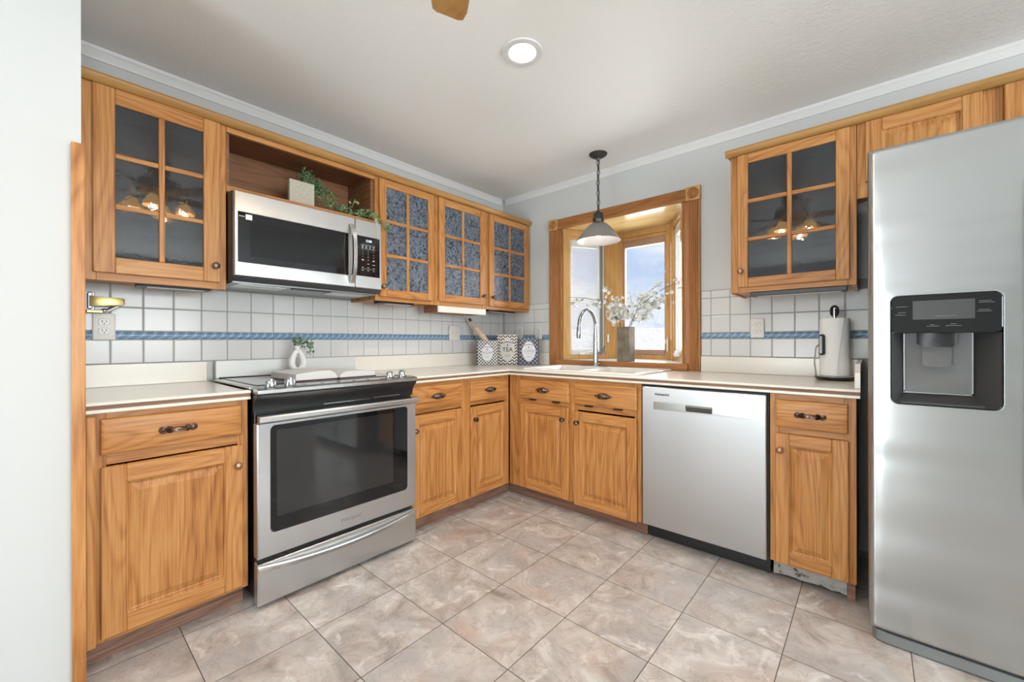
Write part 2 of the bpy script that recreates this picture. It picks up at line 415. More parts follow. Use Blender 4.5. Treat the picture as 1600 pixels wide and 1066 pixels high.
zr['rows'] += [(1.350, 1.398, .010, .527), (1.350, 1.398, 1.718, 1.955)]
ts = tiles('trim_5', 0, 0, zr, 1.7763 - 20 * TP, None); border(ts, [(.012, .527), (1.718, 2.62)])

# ================================================================== cabinets
def pull_ornate(par, x, y, z, w=.10):
    b = MB()
    for s in (-1, 1):
        b.lathe([(.0, -.001), (.013, 0), (.0135, .003), (.009, .005), (.007, .004), (.004, .007), (.0, .008)], (x + s * w * .43, y, z), 14, 'y')
        b.loops([[(x + s * w * k, y - d, z - h), (x + s * w * k, y - d - .004, z - h * .6), (x + s * w * k, y - d - .004, z + h * .6), (x + s * w * k, y - d, z + h)] for k, d, h in
                 ((.36, .001, .008), (.28, .008, .013), (.20, .015, .011))][::1], True, True)
    b.loops([[(x + k, y - d, z - h), (x + k, y - d - .006, z - h * .7), (x + k, y - d - .006, z + h * .7), (x + k, y - d, z + h)] for k, d, h in
             ((-w * .21, .015, .012), (-w * .16, .017, .007), (-w * .1, .018, .009), (w * .1, .018, .009), (w * .16, .017, .007), (w * .21, .015, .012))], True, True)
    b.lathe([(.005, .022), (.005, .026), (.0, .028)], (x, y, z), 10, 'y')
    return obj('drawer_pull', b, m_bronze, par)
def pull_oval(par, x, y, z, w=.088):
    b = MB()
    L = []
    n = 20
    for k, d in ((1.0, 0), (1.0, .003), (.94, .008), (.80, .016), (.55, .023), (.25, .026)):
        L.append([(x + w / 2 * k * math.cos(2 * PI * i / n), y - d, z + (.018 * k) * math.sin(2 * PI * i / n) + (1 - k) * .004) for i in range(n)])
    b.loops(L)
    for s in (-1, 1):
        b.lathe([(.008, .0), (.008, .003), (.004, .005)], (x + s * w * .54, y, z), 10, 'y')
    for k in (-.25, 0, .25):
        b.tube([(x + w * k, y - .018, z - .014), (x + w * k * .9, y - .027, z + .001), (x + w * k, y - .018, z + .014)], .0022, 6)
    return obj('drawer_pull', b, m_bronze, par)
def knob(par, x, y, z, m=m_bronze, r=.015):
    b = MB().lathe([(.011, 0), (.011, .002), (.0055, .004), (.0055, .013), (r * .9, .017), (r, .021), (r * .92, .026), (r * .6, .0285), (.004, .0295), (.0, .030)], (x, y, z), 18, 'y')
    return obj('knob', b, m, par)
def door_panel(par, x0, x1, z0, z1, yf, th=.019, st=.055, knob_at=None, km=m_bronze):
    """raised-panel oak door; front face at y = yf - th"""
    f = yf - th; b = MB()
    b.box(x0, x0 + st, f, yf, z0, z1, .003, 0); b.box(x1 - st, x1, f, yf, z0, z1, .003, 0)
    b.box(x0 + st, x1 - st, f, yf, z0, z0 + st, .003, 1); b.box(x0 + st, x1 - st, f, yf, z1 - st, z1, .003, 1)
    d = obj('door', b, [oak_z, oak_x], par)
    e = st - .001
    p = MB().nested(x0 + e, x1 - e, z0 + e, z1 - e, [(0, f + .0005), (.004, f + .0025), (.007, f + .0085), (.012, f + .0095), (.034, f + .002), (.036, f + .001)])
    obj('raised_panel', p, oak_z, d, 0)
    if knob_at: knob(d, knob_at[0], f, knob_at[1], km)
    return d
def door_glass(par, x0, x1, z0, z1, yf, glass, th=.019, st=.046, knob_at=None, km=m_bronze):
    f = yf - th; b = MB()
    b.box(x0, x0 + st, f, yf, z0, z1, .003, 0); b.box(x1 - st, x1, f, yf, z0, z1, .003, 0)
    b.box(x0 + st, x1 - st, f, yf, z0, z0 + st, .003, 1); b.box(x0 + st, x1 - st, f, yf, z1 - st, z1, .003, 1)
    d = obj('door', b, [oak_z, oak_x], par)
    xc = (x0 + x1) / 2; q = MB(); h = (z1 - z0 - 2 * st)
    q.box(xc - .010, xc + .010, f + .002, yf - .004, z0 + st, z1 - st, .003, 0)
    for k in (1, 2):
        zz = z0 + st + h * k / 3
        q.box(x0 + st, xc - .010, f + .002, yf - .004, zz - .010, zz + .010, .003, 1); q.box(xc + .010, x1 - st, f + .002, yf - .004, zz - .010, zz + .010, .003, 1)
    obj('muntin_bars', q, [oak_z, oak_x], d)
    g = MB().box(x0 + st - .006, x1 - st + .006, yf - .010, yf - .006, z0 + st - .006, z1 - st + .006)
    obj('glass_panes', g, glass, d, 0)
    if knob_at: knob(d, knob_at[0], f, knob_at[1], km)
    return d
def drawer_front(par, x0, x1, z0, z1, yf, th=.019, pull=None):
    f = yf - th
    b = MB().nested(x0, x1, z0, z1, [(0, yf), (0, f + .008), (.003, f + .003), (.009, f + .001), (.013, f)], cap0=True)
    d = obj('drawer_front', b, oak_x, par, 25)
    if pull == 'ornate': pull_ornate(d, (x0 + x1) / 2, f, (z0 + z1) / 2)
    elif pull == 'oval': pull_oval(d, (x0 + x1) / 2, f, (z0 + z1) / 2)
    return d
ZB, ZT = 1.335, 2.092
def carcass_upper(par, x0, x1, zb, zt, dep, shelves=(), opening=None, open_box=False, mats=None):
    th = .016; b = MB()
    b.box(x0, x0 + th, -dep + .002, -.003, zb, zt); b.box(x1 - th, x1, -dep + .002, -.003, zb, zt)
    b.box(x0 + th, x1 - th, -dep + .002, -.003, zb + .006, zb + .022); b.box(x0 + th, x1 - th, -dep + .002, -.003, zt - .016, zt)
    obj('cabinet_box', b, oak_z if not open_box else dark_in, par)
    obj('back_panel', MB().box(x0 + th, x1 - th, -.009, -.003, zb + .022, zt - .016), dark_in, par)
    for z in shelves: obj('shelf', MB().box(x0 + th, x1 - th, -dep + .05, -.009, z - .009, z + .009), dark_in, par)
def face_frame(par, rects, yf, th=.019):
    """rects: (x0,x1,z0,z1,vertical)"""
    b = MB()
    for x0, x1, z0, z1, v in rects: b.box(x0, x1, yf - th, yf, z0, z1, .0012, 0 if v else 1)
    return obj('face_frame', b, [oak_z, oak_x], par)
UD = .286            # box depth; face frame front at .305, doors at .324
# --- left wall uppers (coordinate along wall = world y)
c = thing('wall_cabinet', 'oak wall cabinet left of the microwave with one six-pane door of smooth dark glass', 'cabinet', (-2.455, 0, ZB), 'L')
carcass_upper(c, -2.687, -2.224, ZB, ZT, UD, (1.60, 1.84))
face_frame(c, [(-2.687, -2.645, ZB - .012, ZT, 1), (-2.258, -2.224, ZB - .012, ZT, 1), (-2.645, -2.258, ZB - .012, ZB + .035, 0), (-2.645, -2.258, ZT - .03, ZT, 0)], -UD)
door_glass(c, -2.655, -2.250, 1.352, 2.073, -.305, m_smoke, st=.062, knob_at=(-2.270, 1.424))
c = thing('open_shelf_cabinet', 'open oak cabinet niche above the microwave holding a potted plant', 'cabinet', (-1.845, 0, 1.775), 'L')
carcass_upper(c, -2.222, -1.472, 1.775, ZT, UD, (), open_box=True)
face_frame(c, [(-2.222, -2.2215, 1.775, ZT, 1), (-1.4725, -1.472, 1.775, ZT, 1), (-2.2215, -1.4725, 1.778, 1.806, 0), (-2.2215, -1.4725, 2.052, ZT, 0)], -UD)
c = thing('wall_cabinet', 'oak wall cabinet immediately right of the microwave with one six-pane fern-textured glass door', 'cabinet', (-1.247, 0, ZB), 'L')
carcass_upper(c, -1.470, -1.024, ZB, ZT, UD, (1.50, 1.80))
face_frame(c, [(-1.470, -1.435, ZB - .005, ZT, 1), (-1.058, -1.024, ZB - .005, ZT, 1), (-1.435, -1.058, ZB - .005, ZB + .035, 0), (-1.435, -1.058, ZT - .03, ZT, 0)], -UD)
door_glass(c, -1.450, -1.047, 1.355, 2.068, -.305, m_fern, st=.046, knob_at=(-1.432, 1.415))
c = thing('wall_cabinet', 'oak corner wall cabinet with two six-pane fern-textured glass doors ending by the window wall', 'cabinet', (-.512, 0, ZB), 'L')
carcass_upper(c, -1.022, -.004, ZB, ZT, UD, (1.58, 1.83))
face_frame(c, [(-1.022, -.985, ZB - .005, ZT, 1), (-.575, -.490, ZB - .005, ZT, 1), (-.045, -.004, ZB - .005, ZT, 1), (-.985, -.575, ZB - .005, ZB + .035, 0), (-.985, -.575, ZT - .03, ZT, 0), (-.490, -.045, ZB - .005, ZB + .035, 0), (-.490, -.045, ZT - .03, ZT, 0)], -UD)
door_glass(c, -1.000, -.560, 1.357, 2.070, -.305, m_fern, st=.050, knob_at=(-.583, 1.424))
door_glass(c, -.508, -.036, 1.355, 2.070, -.305, m_fern, st=.050, knob_at=(-.480, 1.424))
# oak rail along the top of the uppers
rail = [(-.20, ZT - .003), (-.312, ZT - .003), (-.317, ZT - .018), (-.328, ZT - .014), (-.338, ZT - .002), (-.341, ZT + .008), (-.336, ZT + .018), (-.326, ZT + .022), (-.20, ZT + .022)]
rail = [(y, z + .001) for y, z in rail]
b = MB().prism_x([(y, max(z, ZT + .001) if y > -.31 else z) for y, z in rail], -2.687, -.006)
struct('trim_6', b, rail_x, wall='L')
# --- back wall uppers
c = thing('wall_cabinet', 'oak wall cabinet right of the window with one six-pane dark glass door', 'cabinet', (2.223, 0, ZB), None)
carcass_upper(c, 1.960, 2.486, ZB, ZT, UD, (1.60, 1.84))
face_frame(c, [(1.960, 2.000, ZB + .006, ZT, 1), (2.452, 2.486, ZB + .006, ZT, 1), (2.0, 2.452, ZB + .006, ZB + .045, 0), (2.0, 2.452, ZT - .03, ZT, 0)], -UD)
door_glass(c, 1.996, 2.461, 1.367, 2.072, -.305, m_smoke, st=.050, knob_at=(2.013, 1.452), km=m_copper)
c = thing('fridge_cabinet', 'short oak wall cabinet above the refrigerator with two raised-panel doors', 'cabinet', (2.95, 0, 1.79), None)
carcass_upper(c, 2.488, 3.42, 1.790, ZT, UD)
face_frame(c, [(2.488, 2.525, 1.735, 1.79, 1), (2.488, 2.545, 1.79, ZT, 1), (2.865, 2.925, 1.79, ZT, 1), (3.37, 3.42, 1.79, ZT, 1), (2.545, 2.865, 1.79, 1.82, 0), (2.545, 2.865, ZT - .03, ZT, 0), (2.925, 3.37, 1.79, 1.82, 0), (2.925, 3.37, ZT - .03, ZT, 0)], -UD)
door_panel(c, 2.517, 2.868, 1.80, 2.073, -.305)
door_panel(c, 2.925, 3.39, 1.80, 2.073, -.305)
b = MB().prism_x([(y, max(z, ZT + .001) if y > -.31 else z) for y, z in rail], 1.940, 3.44)
struct('trim_7', b, rail_x)

# --- base cabinets
BF = -.591           # back of face frame; frame front .610, doors front .629
def base_box(par, x0, x1, zt=.842, toe=.085):
    b = MB(); th = .018
    b.box(x0, x0 + th, BF, -.01, toe, zt); b.box(x1 - th, x1, BF, -.01, toe, zt)
    b.box(x0 + th, x1 - th, BF, -.01, toe, toe + th); b.box(x0 + th, x1 - th, -.02, -.01, toe + th, zt)
    obj('cabinet_box', b, oak_z, par)
c = thing('base_cabinet', 'wide oak base cabinet at left end beside the range, one drawer over one large door', 'cabinet', (-2.455, 0, 0), 'L')
base_box(c, -2.687, -2.226)
face_frame(c, [(-2.687, -2.640, .082, .848, 1), (-2.262, -2.226, .082, .848, 1), (-2.64, -2.262, .82, .848, 0), (-2.64, -2.262, .672, .71, 0), (-2.64, -2.262, .082, .115, 0)], BF)
drawer_front(c, -2.655, -2.250, .708, .828, -.610, pull='ornate')
door_panel(c, -2.654, -2.247, .098, .668, -.610, st=.062, knob_at=(-2.268, .590), km=m_copper)
obj('edge_mould', MB().box(-2.690, -2.666, -.640, -.612, .086, .84, .004), oak_z, c)
tk = MB().prism_x([(-.545, 0), (-.556, 0), (-.556, .040), (-.551, .046), (-.553, .060), (-.548, .066), (-.548, .082), (-.545, .084)], -2.687, -2.230)
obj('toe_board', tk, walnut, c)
c = thing('base_cabinet', 'oak base cabinet between range and corner with two drawers over two doors', 'cabinet', (-1.04, 0, 0), 'L')
base_box(c, -1.452, -.615)
face_frame(c, [(-1.452, -1.420, .082, .848, 1), (-1.06, -.985, .082, .848, 1), (-.655, -.616, .082, .848, 1), (-1.42, -1.06, .82, .848, 0), (-1.42, -1.06, .672, .71, 0), (-1.42, -1.06, .082, .115, 0), (-.985, -.655, .82, .848, 0), (-.985, -.655, .672, .71, 0), (-.985, -.655, .082, .115, 0)], BF)
drawer_front(c, -1.445, -1.063, .700, .826, -.610, pull='oval')
drawer_front(c, -.990, -.648, .700, .826, -.610, pull='oval')
door_panel(c, -1.445, -1.063, .092, .668, -.610, st=.058, knob_at=(-1.424, .585))
door_panel(c, -.992, -.642, .092, .664, -.610, st=.058, knob_at=(-.965, .585))
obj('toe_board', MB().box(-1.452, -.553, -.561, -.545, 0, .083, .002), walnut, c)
c = thing('sink_cabinet', 'oak sink base cabinet under the window with two false drawer fronts over two doors', 'cabinet', (1.1, 0, 0), None)
b = MB().box(.612, .630, BF, -.01, .085, .842).box(1.566, 1.584, BF, -.01, .085, .842).box(.63, 1.566, BF, -.01, .085, .103).box(.63, 1.566, -.02, -.01, .103, .842)
obj('cabinet_box', b, oak_z, c)
face_frame(c, [(.614, .735, .082, .848, 1), (1.105, 1.170, .082, .848, 1), (1.545, 1.584, .082, .848, 1), (.735, 1.105, .82, .848, 0), (.735, 1.105, .660, .70, 0), (.735, 1.105, .082, .115, 0), (1.17, 1.545, .82, .848, 0), (1.17, 1.545, .660, .70, 0), (1.17, 1.545, .082, .115, 0)], BF)
d1 = drawer_front(c, .718, 1.118, .697, .824, -.610, pull='oval'); d2 = drawer_front(c, 1.155, 1.564, .695, .824, -.610, pull='oval')
for d, xs in ((d1, (.83, 1.02)), (d2, (1.26, 1.45))):
    for x in xs: obj('hinge', MB().box(x - .026, x + .026, -.634, -.612, .688, .694, .001), m_black, d)
door_panel(c, .720, 1.117, .088, .664, -.610, st=.058, knob_at=(1.080, .590))
door_panel(c, 1.158, 1.562, .078, .652, -.610, st=.058, knob_at=(1.185, .585))
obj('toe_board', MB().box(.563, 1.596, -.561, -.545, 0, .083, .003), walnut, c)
c = thing('base_cabinet', 'narrow oak base cabinet between dishwasher and refrigerator, one drawer over one tall door', 'cabinet', (2.34, 0, 0), None)
base_box(c, 2.192, 2.488)
face_frame(c, [(2.190, 2.225, .092, .848, 1), (2.452, 2.490, .092, .848, 1), (2.225, 2.452, .82, .848, 0), (2.225, 2.452, .672, .71, 0), (2.225, 2.452, .092, .12, 0)], BF)
drawer_front(c, 2.214, 2.464, .701, .820, -.610, pull='ornate')
door_panel(c, 2.211, 2.466, .097, .672, -.610, st=.054, knob_at=(2.232, .600), km=m_copper)
m_raw = mat('bare_plaster', (.42, .39, .37), .9); t = NT(m_raw)
t.l(t.ramp(t.noise(t.obj(), 30, 4), [(.36, (.10, .06, .04)), (.42, (.40, .37, .35)), (.7, (.50, .48, .46))]), t.p.inputs['Base Color'])
b = MB(); xs = [2.195 + .0262 * i for i in range(11)]
L0 = [(x, -.545, .012 + (.010 if 0 < i < 10 else 0) * random.random()) for i, x in enumerate(xs)]
b.loops([L0 + [(2.457, -.545, .0835), (2.195, -.545, .0835)], [(x, y - .012, z) for x, y, z in L0] + [(2.457, -.557, .0835), (2.195, -.557, .0835)]])
tk = obj('toe_board', b, m_raw, c); tk['label'] = 'bare grey broken toe board'
obj('cabinet_foot', MB().box(2.458, 2.486, -.56, -.50, 0, .0835, .002), walnut, c)

# ================================================================== worktops
ZK = .886
def noseA(b, a0, a1):   # front edge profile pieces along x
    b.prism_x([(-.60, ZK), (-.60, .8745), (-.635, .8745), (-.638, .877), (-.638, .8815), (-.634, ZK)], a0, a1)
c = thing('worktop', 'short cream laminate worktop on the left base cabinet beside the range', 'worktop', (-2.455, 0, .85), 'L')
b = MB().box(-2.690, -2.235, -.60, -.002, .850, ZK); noseA(b, -2.690, -2.222)
obj('slab', b, m_lam, c)
obj('edge_strip', MB().box(-2.690, -2.222, -.634, -.600, .8615, .8745, .001), edge_x, c)
obj('lower_lip', MB().box(-2.690, -2.222, -.637, -.600, .8495, .8615, .002), m_lam, c)
obj('backsplash_lip', MB().box(-2.690, -2.236, -.020, -.0095, ZK + .0005, .985, .002), m_lam, c)
c = thing('worktop', 'long L-shaped cream laminate worktop running under the window around the sink', 'worktop', (.3, -.3, .85), None)
SX0, SX1, SY0, SY1 = .735, 1.520, -.545, -.085
b = MB()
b.box(.002, .60, -1.451, -.60, .850, ZK).box(.002, SX0, -.60, -.002, .850, ZK).box(SX0, SX1, -.60, SY0, .850, ZK).box(SX0, SX1, SY1, -.002, .850, ZK).box(SX1, 2.503, -.60, -.002, .850, ZK)
b.prism_x([(-.60, ZK), (-.60, .8745), (-.635, .8745), (-.638, .877), (-.638, .8815), (-.634, ZK)], .634, 2.503)
prof = [(.60, ZK), (.60, .8745), (.635, .8745), (.638, .877), (.638, .8815), (.634, ZK)]
b.loops([[(x, -1.451, z) for x, z in prof], [(x, -.634, z) for x, z in prof]])
obj('slab', b, m_lam, c, 25)
obj('edge_strip', MB().box(.600, .634, -1.451, -.60, .8615, .8745, .001).box(.600, 2.503, -.634, -.60, .8615, .8745, .001), edge_x, c)
obj('lower_lip', MB().box(.600, .637, -1.451, -.60, .8495, .8615, .002).box(.600, 2.503, -.637, -.60, .8495, .8615, .002), m_lam, c)
for q in ((.0095, .020, -1.451, -.0095), (.021, .526, -.020, -.0095), (1.719, 2.482, -.020, -.0095)): obj('backsplash_lip', MB().box(*q, ZK + .0005, .985, .002), m_lam, c)
b = MB(); pf = [(-.0095, ZK + .0005), (-.585, ZK + .0005), (-.585, .950), (-.545, .985), (-.0095, .985)]
b.loops([[(2.484, y, z) for y, z in pf], [(2.502, y, z) for y, z in pf]])
obj('end_lip', b, m_lam, c)
# ================================================================== sink and faucet
c = thing('kitchen_sink', 'white double-bowl drop-in sink set in the worktop under the window', 'sink', (1.13, -.315, ZK), None)
zr_ = ZK + .012
def rl(x0, x1, y0, y1, r, z, n=5): return [(px, py, z) for px, py in rrect(x0, x1, y0, y1, r, n)]
b = MB()
ox0, ox1, oy0, oy1 = .695, 1.555, -.585, -.045
b.loops([rl(ox0, ox1, oy0, oy1, .04, ZK + .0006), rl(ox0, ox1, oy0, oy1, .04, zr_ - .004), rl(ox0 + .004, ox1 - .004, oy0 + .004, oy1 - .004, .036, zr_)], False, False)
xm = 1.125
# rim deck as strips round two bowls
def deck(x0, x1, y0, y1): b.quad([(x0, y0, zr_), (x1, y0, zr_), (x1, y1, zr_), (x0, y1, zr_)])
i0, i1, j0, j1 = ox0 + .042, ox1 - .042, oy0 + .045, oy1 - .085
deck(ox0 + .012, ox1 - .012, oy0 + .006, j0); deck(ox0 + .012, ox1 - .012, j1, oy1 - .006)
deck(ox0 + .006, i0, j0, j1); deck(i1, ox1 - .006, j0, j1); deck(xm - .018, xm + .018, j0, j1)
deck(ox0 + .006, ox0 + .012, oy0 + .036, j0); deck(ox1 - .012, ox1 - .006, oy0 + .036, j0); deck(ox0 + .006, ox0 + .012, j1, oy1 - .036); deck(ox1 - .012, ox1 - .006, j1, oy1 - .036)
rim = obj('rim', b, m_white, c)
for x0, x1 in ((i0, xm - .018), (xm + .018, i1)):
    q = MB()
    q.loops([rl(x0, x1, j0, j1, .0005, zr_), rl(x0 + .004, x1 - .004, j0 + .004, j1 - .004, .03, zr_ - .006), rl(x0 + .014, x1 - .014, j0 + .014, j1 - .014, .05, zr_ - .16), rl(x0 + .05, x1 - .05, j0 + .05, j1 - .05, .05, zr_ - .185)], False, True)
    bw = obj('bowl', q, m_white, c)
    obj('drain', MB().lathe([(.04, 0), (.04, .003), (.03, .004), (.0, .002)], ((x0 + x1) / 2, (j0 + j1) / 2, zr_ - .184), 20), m_chrome, bw)
c = thing('faucet', 'chrome gooseneck pull-down faucet on the back ledge of the sink', 'faucet', (1.005, -.092, zr_ + .0005), None)
fx_, fy_ = 1.005, -.092; z0 = zr_ + .0005
obj('base', MB().box(fx_ - .125, fx_ + .125, fy_ - .030, fy_ + .030, z0, z0 + .005, .002).lathe([(.027, .005), (.027, .012), (.022, .02)], (fx_, fy_, z0), 20), m_faucet, c)
sp = [(fx_, fy_, z0 + .012), (fx_, fy_, 1.10), (fx_, fy_, 1.19)]; R = .105
for i in range(1, 13):
    a = PI * i / 12 * 1.04; sp.append((fx_ - .012 * i / 12, fy_ - R + R * math.cos(a), 1.19 + R * math.sin(a) * 1.1))
rad = [.0185, .0175, .0135] + [.0125] * 12
obj('spout', MB().tube(sp, rad, 14), m_faucet, c)
e = Vector(sp[-1]); dd = (Vector(sp[-1]) - Vector(sp[-2])).normalized()
obj('spray_head', MB().tube([e - dd * .005, e + dd * .01, e + dd * .05, e + dd * .075], [.0145, .0165, .0175, .014], 14), m_faucet, c)
obj('lever', MB().tube([(fx_ + .012, fy_, 1.0 - .01), (fx_ + .045, fy_, 1.0 - .008)], [.012, .011], 12).tube([(fx_ + .045, fy_, .992), (fx_ + .062, fy_ - .004, .996), (fx_ + .078, fy_ - .008, 1.045)], [.011, .008, .0055], 10), m_faucet, c)

# ================================================================== range
RC = -1.836
c = thing('range', 'stainless slide-in range with black oven window and four front knobs', 'range', (RC, 0, 0), 'L')
def RX(x): return RC + x
obj('body', MB().box(RX(-.374), RX(.374), -.640, -.03, .03, .872, .003), m_black, c)
b = MB().box(RX(-.386), RX(.386), -.622, -.030, .8875, .8975, .002)
obj('cooktop_frame', b, m_steel_p, c)
obj('cooktop_glass', MB().box(RX(-.352), RX(.352), -.592, -.085, .8978, .9005, .001), m_gloss, c)
obj('rear_vent', MB().box(RX(-.36), RX(.36), -.082, -.056, .8978, .9035, .002), m_slot, c)
obj('rear_guard', MB().box(RX(-.372), RX(.372), -.054, -.030, .8978, .988, .003), mat('pale_satin_steel', (.66, .66, .65), .5, .35), c)
# control panel: sloping steel top, lip, black concave front
b = MB().prism_x([(-.6225, .886), (-.6225, .8985), (-.640, .8985), (-.690, .893), (-.703, .888), (-.703, .874), (-.696, .872), (-.6225, .872)], RX(-.381), RX(.381))
cp = obj('control_panel', b, m_steel_p, c)
b = MB().prism_x([(-.6225, .8990), (-.634, .8992), (-.680, .8945), (-.680, .8935), (-.6225, .892)], RX(-.19), RX(.19))
obj('touch_panel', b, m_gloss, cp)
for i in range(5): obj('touch_key', MB().box(RX(-.15 + .075 * i - .030), RX(-.15 + .075 * i + .030), -.674, -.650, .8950, .8968), m_legend, cp)
for kx in (-.318, -.243, .243, .318):
    q = MB().lathe([(.024, .0), (.024, .004), (.0215, .006), (.0205, .022), (.018, .026), (.0, .026)], (RX(kx), -.655, .8965), 24)
    q.box(RX(kx) - .005, RX(kx) + .005, -.675, -.635, .918, .931, .002)
    k = obj('knob', q, m_chrome, cp)
b = MB()
pf = [(-.696, .871), (-.690, .860), (-.672, .845), (-.660, .825), (-.656, .805), (-.656, .795), (-.640, .795), (-.640, .871)]
b.prism_x(pf, RX(-.381), RX(.381)); obj('fascia', b, m_black, c)
obj('vent_slots', MB().box(RX(-.10), RX(.13), -.6575, -.655, .797, .801).box(RX(.15), RX(.30), -.6575, -.655, .801, .804), m_chrome, c)
# door
b = MB()
n = 5
def rr(x0, x1, z0, z1, r, y): return [(p[0], y, p[1]) for p in rrect(x0, x1, z0, z1, r, n)]
dx0, dx1, dz0, dz1 = RX(-.379), RX(.379), .205, .752
b.loops([rr(dx0, dx1, dz0, dz1, .004, -.645), rr(dx0, dx1, dz0, dz1, .004, -.685), rr(dx0 + .004, dx1 - .004, dz0 + .004, dz1 - .002, .004, -.690), rr(dx0 + .046, dx1 - .050, .300, .742, .022, -.690), rr(dx0 + .048, dx1 - .052, .302, .740, .020, -.686)], True, True)
dr = obj('oven_door', b, m_steel, c)
q = MB().loops([rr(dx0 + .0485, dx1 - .0525, .3025, .7395, .020, -.6865), rr(dx0 + .0485, dx1 - .0525, .3025, .7395, .020, -.6885)], True, True)
gw = obj('oven_window', q, m_gloss, dr)
m_inner = mat('oven_inner_glass', (.020, .020, .021), .04, IOR=1.6)
obj('inner_pane', MB().box(RX(-.308), RX(.24), -.6895, -.6885, .362, .718), m_inner, gw)
q = MB().prism_x([(-.690, .754), (-.690, .786), (-.712, .783), (-.718, .777), (-.718, .762), (-.712, .756)], dx0, dx1)
obj('door_handle', q, m_steel_p, dr)
text('Whirlpool', .024, m_steel_d, dr, (RX(.01), -.6905, .252), name='brand_lettering', shear=.2)
# drawer with bowed grip
b = MB().box(dx0, dx1, -.690, -.645, .018, .186, .004)
dw = obj('warming_drawer', b, m_steel, c)
L = []; K = 24
for i in range(K + 1):
    u = -1 + 2 * i / K; x = RX(u * .378); s = .024 * (1 - u * u); zt = .181 - s * 1.0; zb = zt - .026 - .004 * (1 - u * u)
    pr = .004 + .020 * (1 - u * u)
    L.append([(x, -.6895, zt + .002), (x, -.690 - pr, zt), (x, -.692 - pr, zt - .006), (x, -.6905 - .003, zb), (x, -.6895, zb)])
obj('drawer_grip', MB().loops(L), m_steel_p, dw)
obj('gap_strip', MB().box(RX(-.375), RX(.375), -.655, -.640, .186, .205), m_slot, c)
for sx in (-.33, .33): obj('foot', MB().lathe([(.018, 0), (.018, .015), (.010, .018), (.010, .03)], (RX(sx), -.58, 0), 12), m_black, c)

# ================================================================== microwave
c = thing('microwave', 'stainless over-the-range microwave with black door window and keypad', 'microwave', (-1.855, 0, 1.36), 'L')
mx0, mx1, mz0, mz1 = -2.216, -1.486, 1.372, 1.764
obj('body', MB().box(mx0 - .004, mx1 + .008, -.372, -.012, 1.362, 1.768, .002), m_black, c)
b = MB().loops([rr(mx0, -1.648, mz0 + .010, mz1, .004, -.372), rr(mx0, -1.648, mz0 + .010, mz1, .004, -.397), rr(mx0 + .003, -1.650, mz0 + .013, mz1 - .003, .004, -.400), rr(mx0 + .012, -1.684, 1.443, 1.673, .004, -.400), rr(mx0 + .013, -1.685, 1.444, 1.672, .003, -.398)], True, True)
md = obj('door', b, m_steel, c)
obj('door_window', MB().loops([rr(mx0 + .0135, -1.6855, 1.4445, 1.6715, .003, -.398), rr(mx0 + .0135, -1.6855, 1.4445, 1.6715, .003, -.3995)]), m_gloss, md)
obj('screen', MB().box(-2.153, -1.72, -.4003, -.3994, 1.475, 1.630), mat('microwave_screen', (.012, .012, .013), .08, Specular_IOR_Level=.3), md)
hp = []
for i in range(13):
    u = -1 + 2 * i / 12; hp.append((-1.672, -.404 - .034 * (1 - u ** 4) - .004 * (1 - u * u), 1.5625 + .160 * u))
hb = MB()
hb.loops([[(x - .012, y, z), (x - .010, y - .012, z), (x + .010, y - .012, z), (x + .012, y, z)] for x, y, z in hp]); obj('handle', hb, m_steel_p, md)
stk = obj('sticker', MB().box(-2.172, -2.146, -.4006, -.3990, 1.640, 1.664), m_wplast, md)
b = MB()
for k, (a, e2) in enumerate(((-2.198, -2.190), (-2.189, -2.183), (-2.182, -2.176))): b.box(a, e2, -.4004, -.3990, 1.650, 1.6535)
obj('sticker_print', b, m_legend, md)
b = MB().loops([rr(-1.645, mx1, mz0 + .010, mz1, .004, -.372), rr(-1.645, mx1, mz0 + .010, mz1, .004, -.397), rr(-1.643, mx1 - .003, mz0 + .013, mz1 - .003, .004, -.400)], True, True)
kp = obj('control_panel', b, m_steel, c)
pad = obj('keypad', MB().box(-1.641, -1.498, -.4015, -.3995, 1.449, 1.673, .0008), m_gloss, kp)
text('12:58', .018, m_glow, pad, (-1.567, -.4018, 1.649), name='clock_digits', sx=.9)
rows = [(1.622, ['▪'] * 0)]
b = MB()
def dash(x, z, w, h): b.box(x - w / 2, x + w / 2, -.4022, -.4012, z - h / 2, z + h / 2)
for z in (1.627, 1.602, 1.491): dash(-1.57, z, .085, .0010)
for i, x in enumerate((-1.604, -1.582, -1.559, -1.537)):
    dash(x, 1.619, .012, .0035); dash(x, 1.6095, .010, .005 if i < 2 else .0035)
for z in (1.4985, 1.482):
    for x in (-1.603, -1.570, -1.537): dash(x, z, .009, .003)
dash(-1.537, 1.5175, .017, .003); dash(-1.570, 1.520, .012, .003)
obj('key_marks', b, m_legend, pad)
for z, ks in ((1.590, '123'), (1.574, '456'), (1.558, '789'), (1.541, ' 0 ')):
    for x, ch in zip((-1.603, -1.570, -1.537), ks):
        if ch != ' ': text(ch, .0095, m_legend, pad, (x, -.4018, z), name='key_digit')
b = MB()
for x in (-1.603, -1.537): b.box(x - .006, x + .006, -.4022, -.4012, 1.5375, 1.5435)
obj('key_blocks', b, m_legend, pad)
obj('bottom_lip', MB().prism_x([(-.372, 1.3815), (-.398, 1.3815), (-.392, 1.374), (-.372, 1.362)], mx0, mx1), m_dgrey, c)
uv = obj('underside', MB().box(mx0 + .004, mx1 - .004, -.352, -.03, 1.354, 1.3615, .001), m_steel_d, c)
obj('grease_filter', MB().box(mx0 + .03, -1.97, -.33, -.20, 1.350, 1.3545, .001), m_steel_p, uv)
obj('grease_filter', MB().box(-1.74, mx1 - .03, -.33, -.20, 1.350, 1.3545, .001), m_steel_p, uv)
